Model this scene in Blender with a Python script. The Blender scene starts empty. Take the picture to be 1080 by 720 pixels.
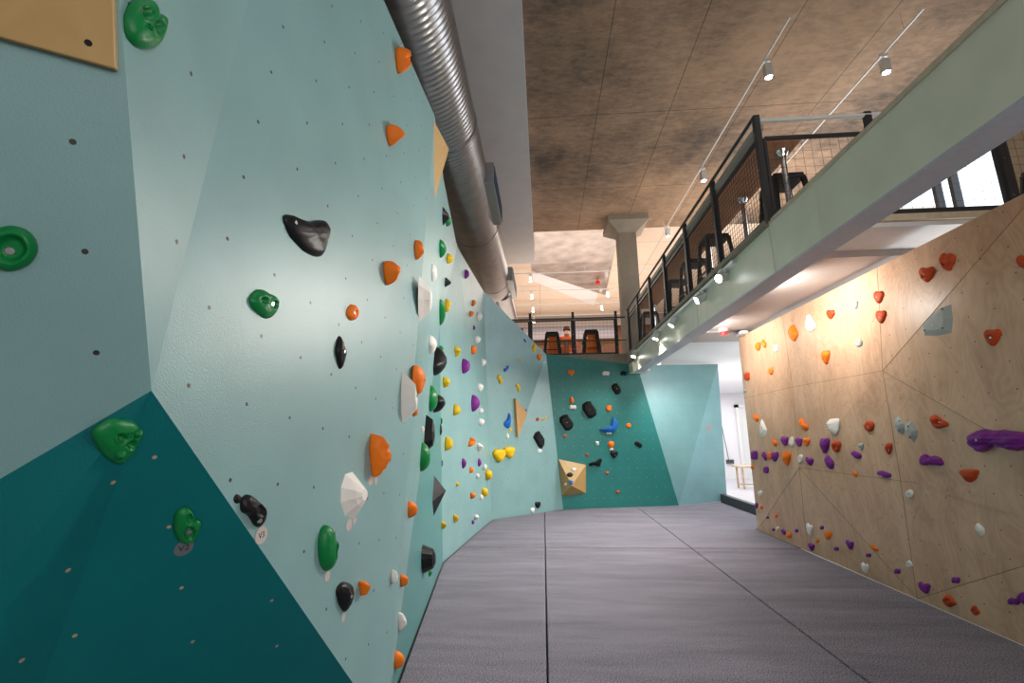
import bpy, bmesh, math, random
from mathutils import Vector, Matrix, Quaternion
scene = bpy.context.scene
COL = scene.collection
PI = math.pi
# ---------------------------------------------------------------- camera
cam_data = bpy.data.cameras.new('camera'); cam = bpy.data.objects.new('camera', cam_data); COL.objects.link(cam)
cam_data.sensor_width = 36; cam_data.lens = 16.0; cam_data.clip_start = .02; cam_data.clip_end = 200
cam.matrix_world = Matrix(((0.99768976, 0.02377942, 0.06363713, 0), (0.06715298, -0.20349387, -0.97677056, 0), (-0.01027727, 0.97878741, -0.20462061, 1.8), (0, 0, 0, 1)))
scene.camera = cam
# ---------------------------------------------------------------- world and exposure
vs = scene.view_settings
vs.view_transform = 'Standard'; vs.look = 'None'; vs.gamma = 1; vs.use_curve_mapping = False; vs.exposure = 0.0
world = bpy.data.worlds.new('daylight'); scene.world = world; world.use_nodes = True
bg = world.node_tree.nodes['Background']; bg.inputs[0].default_value = (.85, .93, 1, 1); bg.inputs[1].default_value = 2.5
# ---------------------------------------------------------------- area lights: unseen fills added to brighten, besides the window and corridor light
def area(name, loc, size, sizey, power, col=(1, 1, 1), rot=(0, 0, 0)):
    l = bpy.data.lights.new(name, 'AREA'); l.shape = 'RECTANGLE'; l.size = size; l.size_y = sizey; l.energy = power; l.color = col
    o = bpy.data.objects.new(name, l); COL.objects.link(o); o.location = loc; o.rotation_euler = rot; return o
area('hall_fill', (1.6, 0.2, 7.0), 3.0, 3.0, 40, (1, .97, .93))  # overhead fill added above the camera end, no fixture there
area('far_room_fill', (1.5, 16, 7.0), 7, 7, 320, (1, .88, .78))  # wide downward fill added for the far furniture
area('doorway_fill', (4.8, 9.0, 3.3), .8, .8, 50, (1, .99, 1), (0, math.radians(28), 0))  # fill added out of sight to brighten the mats by the doorway
area('far_room_up_fill', (1.5, 16, 4.95), 7, 7, 210, (1, .86, .76), (PI, 0, 0))  # added facing up to brighten the cream ceiling
area('corridor_light', (7, 15.5, 3.4), 4, 7, 240, (1, .99, 1))
area('undercroft_fill', (6.0, 12.3, .9), 1.6, 1.6, 110, (1, .98, .97), (PI, 0, 0))  # added out of view, brightens the undercroft ceiling from below
area('soffit_fill', (5.2, 4.9, 2.0), 1.4, 1.4, 60, (1, .99, .98), (PI, 0, 0))  # added behind the plywood wall to whiten the soffit strip
area('window_light', (6.85, 8.5, 5.2), 2.0, 7.0, 170, (.9, .95, 1), (0, PI/2, 0))
area('entrance_fill', (1.2, -3.6, 3.4), 4.5, 3.5, 30, (1, .97, .93), (PI/2, 0, 0))  # soft fill added behind the camera
area('entrance_side_fill', (3.1, -1.6, 2.6), 2.6, 2.2, 110, (1, .97, .94), (0, math.radians(90), math.radians(-32)))  # side fill added for the near left facets and holds
area('gallery_up_fill', (5.0, 10.2, 4.9), 2.6, 5.0, 75, (1, .80, .62), (PI, 0, 0))  # unseen warm fill added to lift the concrete ceiling
# ---------------------------------------------------------------- helpers
def tag(o, label=None, cat=None, group=None, kind=None):
    if label: o['label'] = label
    if cat: o['category'] = cat
    if group: o['group'] = group
    if kind: o['kind'] = kind
    return o
def mesh_obj(name, V, F, mat, parent=None, smooth=False, mats=None, fm=None):
    me = bpy.data.meshes.new(name); me.from_pydata([tuple(v) for v in V], [], F); me.update()
    for m in (mats or [mat]): me.materials.append(m)
    if fm:
        for p, i in zip(me.polygons, fm): p.material_index = i
    if smooth:
        for p in me.polygons: p.use_smooth = True
    o = bpy.data.objects.new(name, me); COL.objects.link(o)
    if parent: o.parent = parent
    return o
def empty(name, loc=(0, 0, 0), rz=0):
    o = bpy.data.objects.new(name, None); COL.objects.link(o); o.location = loc; o.rotation_euler = (0, 0, rz); o.empty_display_size = .1; return o
class MB:
    def __init__(s): s.V = []; s.F = []; s.M = []
    def add(s, V, F, m=0):
        b = len(s.V); s.V += [tuple(v) for v in V]; s.F += [tuple(i+b for i in f) for f in F]; s.M += [m]*len(F)
    def box(s, a, b, m=0):
        x0, y0, z0 = a; x1, y1, z1 = b
        s.add([(x0,y0,z0),(x1,y0,z0),(x1,y1,z0),(x0,y1,z0),(x0,y0,z1),(x1,y0,z1),(x1,y1,z1),(x0,y1,z1)],
              [(3,2,1,0),(4,5,6,7),(0,1,5,4),(1,2,6,5),(2,3,7,6),(3,0,4,7)], m)
    def cbox(s, c, d, m=0): s.box([c[i]-d[i]/2 for i in range(3)], [c[i]+d[i]/2 for i in range(3)], m)
    def tube(s, a, b, r, n=10, r2=None, m=0):
        a = Vector(a); b = Vector(b); d = (b-a).normalized(); r2 = r if r2 is None else r2
        t = d.cross(Vector((0, 0, 1)) if abs(d.z) < .9 else Vector((1, 0, 0))).normalized(); w = d.cross(t)
        V = [a+(t*math.cos(2*PI*i/n)+w*math.sin(2*PI*i/n))*r for i in range(n)]+[b+(t*math.cos(2*PI*i/n)+w*math.sin(2*PI*i/n))*r2 for i in range(n)]
        F = [(i, (i+1) % n, n+(i+1) % n, n+i) for i in range(n)]+[tuple(reversed(range(n))), tuple(range(n, 2*n))]
        s.add(V, F, m)
    def bar(s, a, b, wx, wy, m=0, up=(0, 0, 1)):
        a = Vector(a); b = Vector(b); d = (b-a).normalized(); u = Vector(up)
        if abs(d.dot(u)) > .95: u = Vector((0, 1, 0))
        t = d.cross(u).normalized(); w = t.cross(d)
        c = [(-1,-1),(1,-1),(1,1),(-1,1)]
        V = [p+t*(i*wx/2)+w*(j*wy/2) for p in (a, b) for i, j in c]
        s.add(V, [(0,1,2,3),(7,6,5,4),(0,4,5,1),(1,5,6,2),(2,6,7,3),(3,7,4,0)], m)
    def prism(s, poly, n, t, m=0):
        n = Vector(n); P = [Vector(p) for p in poly]; k = len(P)
        V = P+[p+n*t for p in P]
        F = [tuple(reversed(range(k))), tuple(range(k, 2*k))]+[(i, (i+1) % k, k+(i+1) % k, k+i) for i in range(k)]
        s.add(V, F, m)
    def build(s, name, mat, parent=None, smooth=False, mats=None, bevel=0):
        o = mesh_obj(name, s.V, s.F, mat, parent, smooth, mats, s.M if mats else None)
        bm = bmesh.new(); bm.from_mesh(o.data); bmesh.ops.recalc_face_normals(bm, faces=bm.faces); bm.to_mesh(o.data); bm.free()
        if bevel:
            md = o.modifiers.new('bevel', 'BEVEL'); md.width = bevel; md.segments = 2; md.limit_method = 'ANGLE'
        return o
# ---------------------------------------------------------------- materials
def new_mat(name):
    m = bpy.data.materials.new(name); m.use_nodes = True; nt = m.node_tree
    return m, nt, nt.nodes['Principled BSDF']
def N(nt, t, **kw):
    n = nt.nodes.new(t)
    for k, v in kw.items():
        if k.startswith('i_'): n.inputs[k[2:].replace('_', ' ')].default_value = v
        else: setattr(n, k, v)
    return n
def plain(name, col, rough=.5, metal=0, noise=.0, nscale=20, bump=0, bscale=200, spec=None):
    m, nt, b = new_mat(name); b.inputs['Roughness'].default_value = rough; b.inputs['Metallic'].default_value = metal
    b.inputs['Base Color'].default_value = (*col, 1)
    if spec is not None: b.inputs['Specular IOR Level'].default_value = spec
    tc = N(nt, 'ShaderNodeTexCoord')
    if noise:
        nz = N(nt, 'ShaderNodeTexNoise', i_Scale=nscale, i_Detail=4.0); nt.links.new(tc.outputs['Object'], nz.inputs['Vector'])
        mr = N(nt, 'ShaderNodeMapRange'); mr.inputs['From Min'].default_value = .3; mr.inputs['From Max'].default_value = .7
        mr.inputs['To Min'].default_value = 1-noise; mr.inputs['To Max'].default_value = 1+noise; nt.links.new(nz.outputs['Fac'], mr.inputs['Value'])
        mx = N(nt, 'ShaderNodeVectorMath', operation='SCALE'); mx.inputs[0].default_value = col; nt.links.new(mr.outputs['Result'], mx.inputs['Scale'])
        nt.links.new(mx.outputs[0], b.inputs['Base Color'])
    if bump:
        nb = N(nt, 'ShaderNodeTexNoise', i_Scale=bscale, i_Detail=2.0); nt.links.new(tc.outputs['Object'], nb.inputs['Vector'])
        bp = N(nt, 'ShaderNodeBump', i_Strength=bump, i_Distance=.004); nt.links.new(nb.outputs['Fac'], bp.inputs['Height']); nt.links.new(bp.outputs['Normal'], b.inputs['Normal'])
    return m
def dots(nt, col_socket, b, spacing, radius, dotcol, uvoff=(0, 0, 0)):
    uv = N(nt, 'ShaderNodeUVMap', uv_map='panel')
    sc = N(nt, 'ShaderNodeVectorMath', operation='SCALE'); sc.inputs['Scale'].default_value = 1/spacing; nt.links.new(uv.outputs[0], sc.inputs[0])
    fr = N(nt, 'ShaderNodeVectorMath', operation='FRACTION'); nt.links.new(sc.outputs[0], fr.inputs[0])
    sb = N(nt, 'ShaderNodeVectorMath', operation='SUBTRACT'); sb.inputs[1].default_value = (.5, .5, 0); nt.links.new(fr.outputs[0], sb.inputs[0])
    ln = N(nt, 'ShaderNodeVectorMath', operation='LENGTH'); nt.links.new(sb.outputs[0], ln.inputs[0])
    lt = N(nt, 'ShaderNodeMath', operation='LESS_THAN'); lt.inputs[1].default_value = radius/spacing; nt.links.new(ln.outputs['Value'], lt.inputs[0])
    mx = N(nt, 'ShaderNodeMix', data_type='RGBA'); nt.links.new(lt.outputs[0], mx.inputs['Factor'])
    if hasattr(col_socket, 'links'): nt.links.new(col_socket, mx.inputs[6])
    mx.inputs[7].default_value = (*dotcol, 1)
    nt.links.new(mx.outputs[2], b.inputs['Base Color']); return lt
def paint(name, col, dot=(.03, .025, .02), spacing=.25, radius=.0068, rough=.36, spec=.6):
    m, nt, b = new_mat(name); b.inputs['Roughness'].default_value = rough
    tc = N(nt, 'ShaderNodeTexCoord')
    nz = N(nt, 'ShaderNodeTexNoise', i_Scale=3.0, i_Detail=5.0); nt.links.new(tc.outputs['Object'], nz.inputs['Vector'])
    mr = N(nt, 'ShaderNodeMapRange'); mr.inputs['From Min'].default_value = .3; mr.inputs['From Max'].default_value = .7; mr.inputs['To Min'].default_value = .94; mr.inputs['To Max'].default_value = 1.06
    nt.links.new(nz.outputs['Fac'], mr.inputs['Value'])
    sc = N(nt, 'ShaderNodeVectorMath', operation='SCALE'); sc.inputs[0].default_value = col; nt.links.new(mr.outputs[0], sc.inputs['Scale'])
    dots(nt, sc.outputs[0], b, spacing, radius, dot); b.inputs['Specular IOR Level'].default_value = spec
    # grain of the gritty paint
    nb = N(nt, 'ShaderNodeTexNoise', i_Scale=230.0, i_Detail=2.0); nt.links.new(tc.outputs['Object'], nb.inputs['Vector'])
    bp = N(nt, 'ShaderNodeBump', i_Strength=.32, i_Distance=.003); nt.links.new(nb.outputs['Fac'], bp.inputs['Height']); nt.links.new(bp.outputs['Normal'], b.inputs['Normal'])
    return m
def plywood(name, c1, c2, spacing=.2, radius=.0052, uv=True, dark=(.03, .022, .015)):
    m, nt, b = new_mat(name); b.inputs['Roughness'].default_value = .36
    tc = N(nt, 'ShaderNodeTexCoord')
    mp = N(nt, 'ShaderNodeMapping'); mp.inputs['Scale'].default_value = (1.0, 1.7, .7); nt.links.new(tc.outputs['Object'], mp.inputs['Vector'])
    n1 = N(nt, 'ShaderNodeTexNoise', i_Scale=1.6, i_Detail=3.0, i_Distortion=.6); nt.links.new(mp.outputs[0], n1.inputs['Vector'])
    mu = N(nt, 'ShaderNodeMath', operation='MULTIPLY'); mu.inputs[1].default_value = 30; nt.links.new(n1.outputs['Fac'], mu.inputs[0])
    fr = N(nt, 'ShaderNodeMath', operation='PINGPONG'); fr.inputs[1].default_value = 1; nt.links.new(mu.outputs[0], fr.inputs[0])
    n2 = N(nt, 'ShaderNodeTexNoise', i_Scale=1.9, i_Detail=7.0, i_Roughness=.62); nt.links.new(mp.outputs[0], n2.inputs['Vector'])
    ad = N(nt, 'ShaderNodeMath', operation='MULTIPLY_ADD'); ad.inputs[1].default_value = .13; nt.links.new(fr.outputs[0], ad.inputs[0]); nt.links.new(n2.outputs['Fac'], ad.inputs[2])
    rp = N(nt, 'ShaderNodeValToRGB'); e = rp.color_ramp.elements; e[0].position = .35; e[0].color = (*c2, 1); e[1].position = .72; e[1].color = (*c1, 1)
    nt.links.new(ad.outputs[0], rp.inputs[0])
    if uv: dots(nt, rp.outputs[0], b, spacing, radius, dark)
    else: nt.links.new(rp.outputs[0], b.inputs['Base Color'])
    return m
def concrete(name, c1, c2, px=1.22, py=2.4, ox=0, oy=0, lines=True):
    m, nt, b = new_mat(name); b.inputs['Roughness'].default_value = .85
    tc = N(nt, 'ShaderNodeTexCoord')
    n1 = N(nt, 'ShaderNodeTexNoise', i_Scale=.45, i_Detail=8.0, i_Roughness=.65); nt.links.new(tc.outputs['Object'], n1.inputs['Vector'])
    mp = N(nt, 'ShaderNodeMapping'); mp.inputs['Scale'].default_value = (2.2, 5.0, 1); nt.links.new(tc.outputs['Object'], mp.inputs['Vector'])
    n2 = N(nt, 'ShaderNodeTexNoise', i_Scale=2.2, i_Detail=8.0, i_Roughness=.75); nt.links.new(mp.outputs[0], n2.inputs['Vector'])
    ad = N(nt, 'ShaderNodeMath', operation='MULTIPLY_ADD'); ad.inputs[1].default_value = .55; nt.links.new(n2.outputs['Fac'], ad.inputs[0]); nt.links.new(n1.outputs['Fac'], ad.inputs[2])
    rp = N(nt, 'ShaderNodeValToRGB'); e = rp.color_ramp.elements; e[0].position = .58; e[0].color = (*c2, 1); e[1].position = .95; e[1].color = (*c1, 1)
    nt.links.new(ad.outputs[0], rp.inputs[0])
    last = rp.outputs[0]
    if lines:
        mb = N(nt, 'ShaderNodeMapping'); mb.inputs['Location'].default_value = (ox, oy, 0); nt.links.new(tc.outputs['Object'], mb.inputs['Vector'])
        br = N(nt, 'ShaderNodeTexBrick', offset=0.0); br.inputs['Scale'].default_value = 1; br.inputs['Brick Width'].default_value = px; br.inputs['Row Height'].default_value = py
        br.inputs['Mortar Size'].default_value = .007; br.inputs['Color1'].default_value = (1, 1, 1, 1); br.inputs['Color2'].default_value = (.93, .93, .93, 1); br.inputs['Mortar'].default_value = (.40, .38, .35, 1)
        nt.links.new(mb.outputs[0], br.inputs['Vector'])
        mx = N(nt, 'ShaderNodeMix', data_type='RGBA', blend_type='MULTIPLY'); mx.inputs[0].default_value = 1; nt.links.new(last, mx.inputs[6]); nt.links.new(br.outputs['Color'], mx.inputs[7]); last = mx.outputs[2]
    nt.links.new(last, b.inputs['Base Color']); return m
def emit(name, col, s):
    m, nt, b = new_mat(name); b.inputs['Base Color'].default_value = (0, 0, 0, 1); b.inputs['Emission Color'].default_value = (*col, 1); b.inputs['Emission Strength'].default_value = s; return m
def hold_mat(name, col, rough=.5):
    m, nt, b = new_mat(name); b.inputs['Roughness'].default_value = rough; b.inputs['Specular IOR Level'].default_value = .35 if max(col) > .1 else .2
    tc = N(nt, 'ShaderNodeTexCoord')
    nz = N(nt, 'ShaderNodeTexNoise', i_Scale=22.0, i_Detail=6.0, i_Roughness=.7); nt.links.new(tc.outputs['Object'], nz.inputs['Vector'])
    rp = N(nt, 'ShaderNodeValToRGB'); e = rp.color_ramp.elements; e[0].position = .60; e[0].color = (*col, 1); e[1].position = .86
    e[1].color = (*[c*.85+.07 for c in col], 1)       # chalk rubbed into the plastic
    nt.links.new(nz.outputs['Fac'], rp.inputs[0]); nt.links.new(rp.outputs[0], b.inputs['Base Color'])
    nb = N(nt, 'ShaderNodeTexNoise', i_Scale=240.0); nt.links.new(tc.outputs['Object'], nb.inputs['Vector'])
    bp = N(nt, 'ShaderNodeBump', i_Strength=.25, i_Distance=.002); nt.links.new(nb.outputs['Fac'], bp.inputs['Height']); nt.links.new(bp.outputs['Normal'], b.inputs['Normal'])
    return m
TEAL = (.215, .385, .395)
M = {
 'teal': paint('teal_paint', TEAL), 'teal2': paint('teal_paint_far', (.20, .40, .42), spacing=.2, radius=.005), 'teal3': paint('teal_paint_pale', (.25, .49, .54), spacing=.2, radius=.005),
 'mid': paint('mid_teal_paint', (.085, .26, .26)), 'dark': paint('dark_teal_paint', (.001, .145, .16), dot=(.45, .30, .22), radius=.0058, rough=.5, spec=.22),
 'sea': paint('sea_green_paint', (.02, .20, .19), dot=(.5, .55, .5), spacing=.2, radius=.0062),
 'ply': plywood('birch_plywood', (.68, .44, .29), (.48, .275, .17)), 'plyplain': plywood('ochre_plywood', (.50, .32, .12), (.42, .26, .09), uv=False),
 'plyedge': plain('plywood_edge', (.60, .50, .36), .6, noise=.1), 'seam': plain('seam_shadow_gap', (.24, .15, .09), .8),
 'concrete': concrete('board_marked_concrete', (.48, .315, .20), (.105, .08, .062), ox=-1.05, oy=-6.95+7.2),
 'concrete2': concrete('plain_concrete', (.40, .345, .27), (.26, .22, .17), lines=False),
 'cream': concrete('cream_ceiling', (.88, .72, .60), (.76, .62, .50), px=3.5, py=1.8), 'foil': plain('silvery_foil', (.62, .56, .52), .22, .6, noise=.25, nscale=2.5, bump=.6, bscale=3),
 'white': plain('white_plaster', (.80, .79, .80), .7, noise=.03), 'white_metal': plain('white_metal', (.78, .78, .76), .4),
 'soffit': plain('grey_white_plaster', (.58, .57, .57), .7, noise=.04, nscale=3), 'beam': plain('pale_green_steel', (.78, .75, .61), .38, noise=.05, nscale=4),
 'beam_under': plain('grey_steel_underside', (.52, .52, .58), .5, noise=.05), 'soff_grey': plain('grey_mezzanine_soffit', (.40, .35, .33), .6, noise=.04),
 'steel': plain('dark_steel', (.035, .035, .038), .45), 'chrome': plain('chrome', (.75, .75, .75), .18, 1), 'galv': plain('galvanised_steel', (.34, .335, .335), .32, .95, noise=.12, nscale=6),
 'galv2': plain('galvanised_box', (.42, .44, .44), .45, .7, noise=.1), 'wire': plain('black_wire', (.03, .03, .03), .5), 'grille': plain('blue_grille', (.04, .09, .15), .5),
 'brown': plain('brown_board', (.20, .075, .035), .5, noise=.15), 'counter': plain('stained_counter', (.62, .28, .15), .5, noise=.15, nscale=5),
 'black': plain('black_plastic', (.014, .014, .015), .45), 'rail_wood': plain('grey_rail', (.38, .35, .30), .5), 'lamp': emit('lit_lamp', (1, .98, .95), 40), 'lamp_big': emit('lit_spot_lamp', (1, .99, .97), 60),
 'kerb': plain('grey_vinyl', (.035, .04, .045), .5), 'lino': plain('pale_grey_floor', (.55, .55, .58), .35, noise=.03), 'brown_timber': plain('brown_timber', (.36, .19, .09), .55, noise=.15, nscale=8), 'pane_tone': plain('muted_window_sheet', (.62, .58, .66), .8), 'timber': plain('pale_timber', (.58, .42, .26), .55, noise=.15, nscale=8),
 'orange_seat': plain('orange_plastic', (.95, .20, .008), .4), 'red': plain('red_plastic', (.75, .02, .02), .4), 'skin': plain('skin', (.52, .27, .18), .6), 'orange_shirt': plain('orange_cloth', (.80, .13, .03), .85),
 'hair': plain('dark_hair', (.05, .03, .02), .8), 'bolt': plain('steel_bolt', (.62, .62, .64), .25, 1), 'hole': plain('hole_shadow', (.01, .01, .01), .9),
 'tag_grey': plain('grey_tag', (.14, .15, .17), .6), 'tag_pale': plain('pale_tag', (.50, .45, .42), .6), 'tag_dark': plain('dark_tag', (.03, .03, .03), .6), 'tag_white': plain('white_tag', (.8, .8, .8), .6), 'tag_pink': plain('pink_tag', (.60, .35, .36), .6),
 'ink': plain('black_ink', (.01, .01, .01), .7), 'plug': plain('dark_plug', (.05, .05, .06), .5),
}
HC = {'green': (.0, .19, .045), 'orange': (.93, .20, .008), 'amber': (.85, .24, .01), 'red': (.50, .055, .006), 'rust': (.42, .09, .03), 'black': (.010, .010, .012), 'white': (.84, .81, .77),
      'yellow': (.80, .50, .004), 'purple': (.20, .016, .25), 'blue': (.005, .13, .52), 'grey': (.40, .42, .40)}
for k, c in HC.items(): M['h_'+k] = hold_mat(k+'_hold_plastic', c, .38 if k in ('black', 'green') else .55)
def carpet():
    m, nt, b = new_mat('grey_mat_carpet'); b.inputs['Roughness'].default_value = .95; b.inputs['Specular IOR Level'].default_value = .15
    tc = N(nt, 'ShaderNodeTexCoord')
    n1 = N(nt, 'ShaderNodeTexNoise', i_Scale=120.0, i_Detail=3.0, i_Roughness=.8); nt.links.new(tc.outputs['Object'], n1.inputs['Vector'])
    mp = N(nt, 'ShaderNodeMapping'); mp.inputs['Scale'].default_value = (.5, 3.0, 1); nt.links.new(tc.outputs['Object'], mp.inputs['Vector'])
    n2 = N(nt, 'ShaderNodeTexNoise', i_Scale=1.8, i_Detail=6.0, i_Roughness=.6); nt.links.new(mp.outputs[0], n2.inputs['Vector'])
    ad = N(nt, 'ShaderNodeMath', operation='MULTIPLY_ADD'); ad.inputs[1].default_value = .16; nt.links.new(n2.outputs['Fac'], ad.inputs[0]); nt.links.new(n1.outputs['Fac'], ad.inputs[2])
    rp = N(nt, 'ShaderNodeValToRGB'); e = rp.color_ramp.elements; e[0].position = .50; e[0].color = (.075, .072, .092, 1); e[1].position = .72; e[1].color = (.41, .385, .455, 1)
    nt.links.new(ad.outputs[0], rp.inputs[0]); nt.links.new(rp.outputs[0], b.inputs['Base Color'])
    bp = N(nt, 'ShaderNodeBump', i_Strength=.25, i_Distance=.004); nt.links.new(n1.outputs['Fac'], bp.inputs['Height']); nt.links.new(bp.outputs['Normal'], b.inputs['Normal'])
    return m
M['carpet'] = carpet()
# ---------------------------------------------------------------- measured shapes
FACETS = [
 ('left','teal',8,[(-1.040,1.148,1.930),(-0.952,0.805,2.795),(-1.900,0.497,2.043),(-1.900,0.870,1.247)]),
 ('left','teal',8,[(-0.952,0.805,2.795),(-0.952,0.755,4.550),(-1.900,0.497,4.550),(-1.900,0.497,2.043)]),
 ('left','teal',8,[(-1.040,1.148,1.930),(-1.029,1.296,3.359),(-0.952,0.805,2.795)]),
 ('left','teal',8,[(-1.029,1.296,3.359),(-1.021,1.419,4.550),(-0.952,0.755,4.550),(-0.952,0.805,2.795)]),
 ('left','teal',-8.5,[(-1.040,1.148,1.930),(-0.925,2.779,0.300),(-0.917,2.900,0.300),(-0.880,3.434,4.550),(-1.021,1.419,4.550),(-1.029,1.296,3.359)]),
 ('left','dark',20,[(-1.040,1.148,1.930),(-1.805,1.557,0.300),(-0.925,2.779,0.300)]),
 ('left','dark',-10,[(-1.040,1.148,1.930),(-1.900,0.870,1.247),(-1.900,0.870,0.300),(-1.805,1.557,0.300)]),
 ('left','teal',0,[(-0.880,3.434,4.550),(-0.917,2.900,0.300),(-1.279,5.557,3.171)]),
 ('left','teal',0,[(-0.880,3.434,4.550),(-1.279,5.557,3.171),(-1.019,4.450,4.550)]),
 ('left','mid',0,[(-0.917,2.900,0.300),(-1.266,5.942,0.300),(-1.279,5.557,3.171)]),
 ('left','teal',5,[(-1.019,4.450,4.550),(-1.279,5.557,3.171),(-1.203,6.216,4.550)]),
 ('left','teal',5,[(-1.203,6.216,4.550),(-1.279,5.557,3.171),(-1.266,5.942,0.300)]),
 ('left','teal',5,[(-1.203,6.216,4.550),(-1.266,5.942,0.300),(-0.981,8.864,0.300),(-1.083,8.339,4.550)]),
 ('left','teal',0,[(-1.083,8.339,4.550),(-0.981,8.864,0.300),(0.107,10.081,3.600)]),
 ('left','teal',0,[(-0.981,8.864,0.300),(0.379,10.092,0.300),(0.107,10.081,3.600)]),
 ('far','sea',0,[(0.379,10.092,0.300),(2.899,10.612,0.300),(2.179,10.463,3.369)]),
 ('far','sea',0,[(0.379,10.092,0.300),(2.179,10.463,3.369),(0.107,10.081,3.600)]),
 ('far','teal2',0,[(2.179,10.463,3.369),(2.899,10.612,0.300),(4.334,11.416,3.495)]),
 ('far','teal3',0,[(4.334,11.416,3.495),(2.899,10.612,0.300),(4.200,11.341,0.300)]),
 ('right','ply',3,[(3.400,7.917,3.430),(3.400,7.962,2.392),(3.370,6.372,2.416)]),
 ('right','ply',3,[(3.400,7.917,3.430),(3.370,6.372,2.416),(3.400,6.447,3.430)]),
 ('right','ply',3,[(3.400,7.962,2.392),(3.400,8.011,0.300),(3.330,6.401,1.365)]),
 ('right','ply',3,[(3.400,7.962,2.392),(3.330,6.401,1.365),(3.370,6.372,2.416)]),
 ('right','ply',3,[(3.400,8.011,0.300),(3.400,6.593,0.300),(3.330,6.401,1.365)]),
 ('right','ply',3,[(3.400,6.447,3.430),(3.370,6.372,2.416),(3.280,4.584,2.384)]),
 ('right','ply',3,[(3.400,6.447,3.430),(3.280,4.584,2.384),(3.400,4.578,3.430)]),
 ('right','ply',3,[(3.370,6.372,2.416),(3.330,6.401,1.365),(3.280,4.584,2.384)]),
 ('right','ply',3,[(3.280,4.584,2.384),(3.330,6.401,1.365),(3.350,4.701,1.354)]),
 ('right','ply',3,[(3.330,6.401,1.365),(3.400,4.826,0.300),(3.350,4.701,1.354)]),
 ('right','ply',3,[(3.330,6.401,1.365),(3.400,6.593,0.300),(3.400,4.826,0.300)]),
 ('right','ply',3,[(3.350,4.701,1.354),(3.400,4.826,0.300),(3.400,2.600,1.452)]),
 ('right','ply',3,[(3.400,2.600,1.357),(3.400,2.600,1.452),(3.350,4.701,1.354)]),
 ('right','ply',3,[(3.400,4.826,0.300),(3.400,2.600,0.300),(3.400,2.600,1.452)]),
 ('right','ply',3,[(3.280,4.584,2.384),(3.400,3.005,3.430),(3.400,4.578,3.430)]),
 ('right','ply',3,[(3.400,2.600,1.064),(3.400,2.600,3.430),(3.400,3.005,3.430)]),
 ('right','ply',3,[(3.280,4.584,2.384),(3.400,2.600,1.064),(3.400,3.005,3.430)]),
 ('right','ply',3,[(3.280,4.584,2.384),(3.350,4.701,1.354),(3.400,2.600,1.064)]),
 ('right','ply',3,[(3.400,2.600,1.064),(3.400,2.600,1.357),(3.350,4.701,1.354)]),
 ('right','ply',3,[(3.400,1.200,0.300),(3.400,1.200,3.430),(3.400,2.600,3.430),(3.400,2.600,0.300)]),
]
PYRAMID = [(0.312,10.078,1.321),(0.900,10.199,1.192),(0.875,10.194,0.609),(0.368,10.089,0.565),(0.560,9.843,0.800)]
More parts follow.
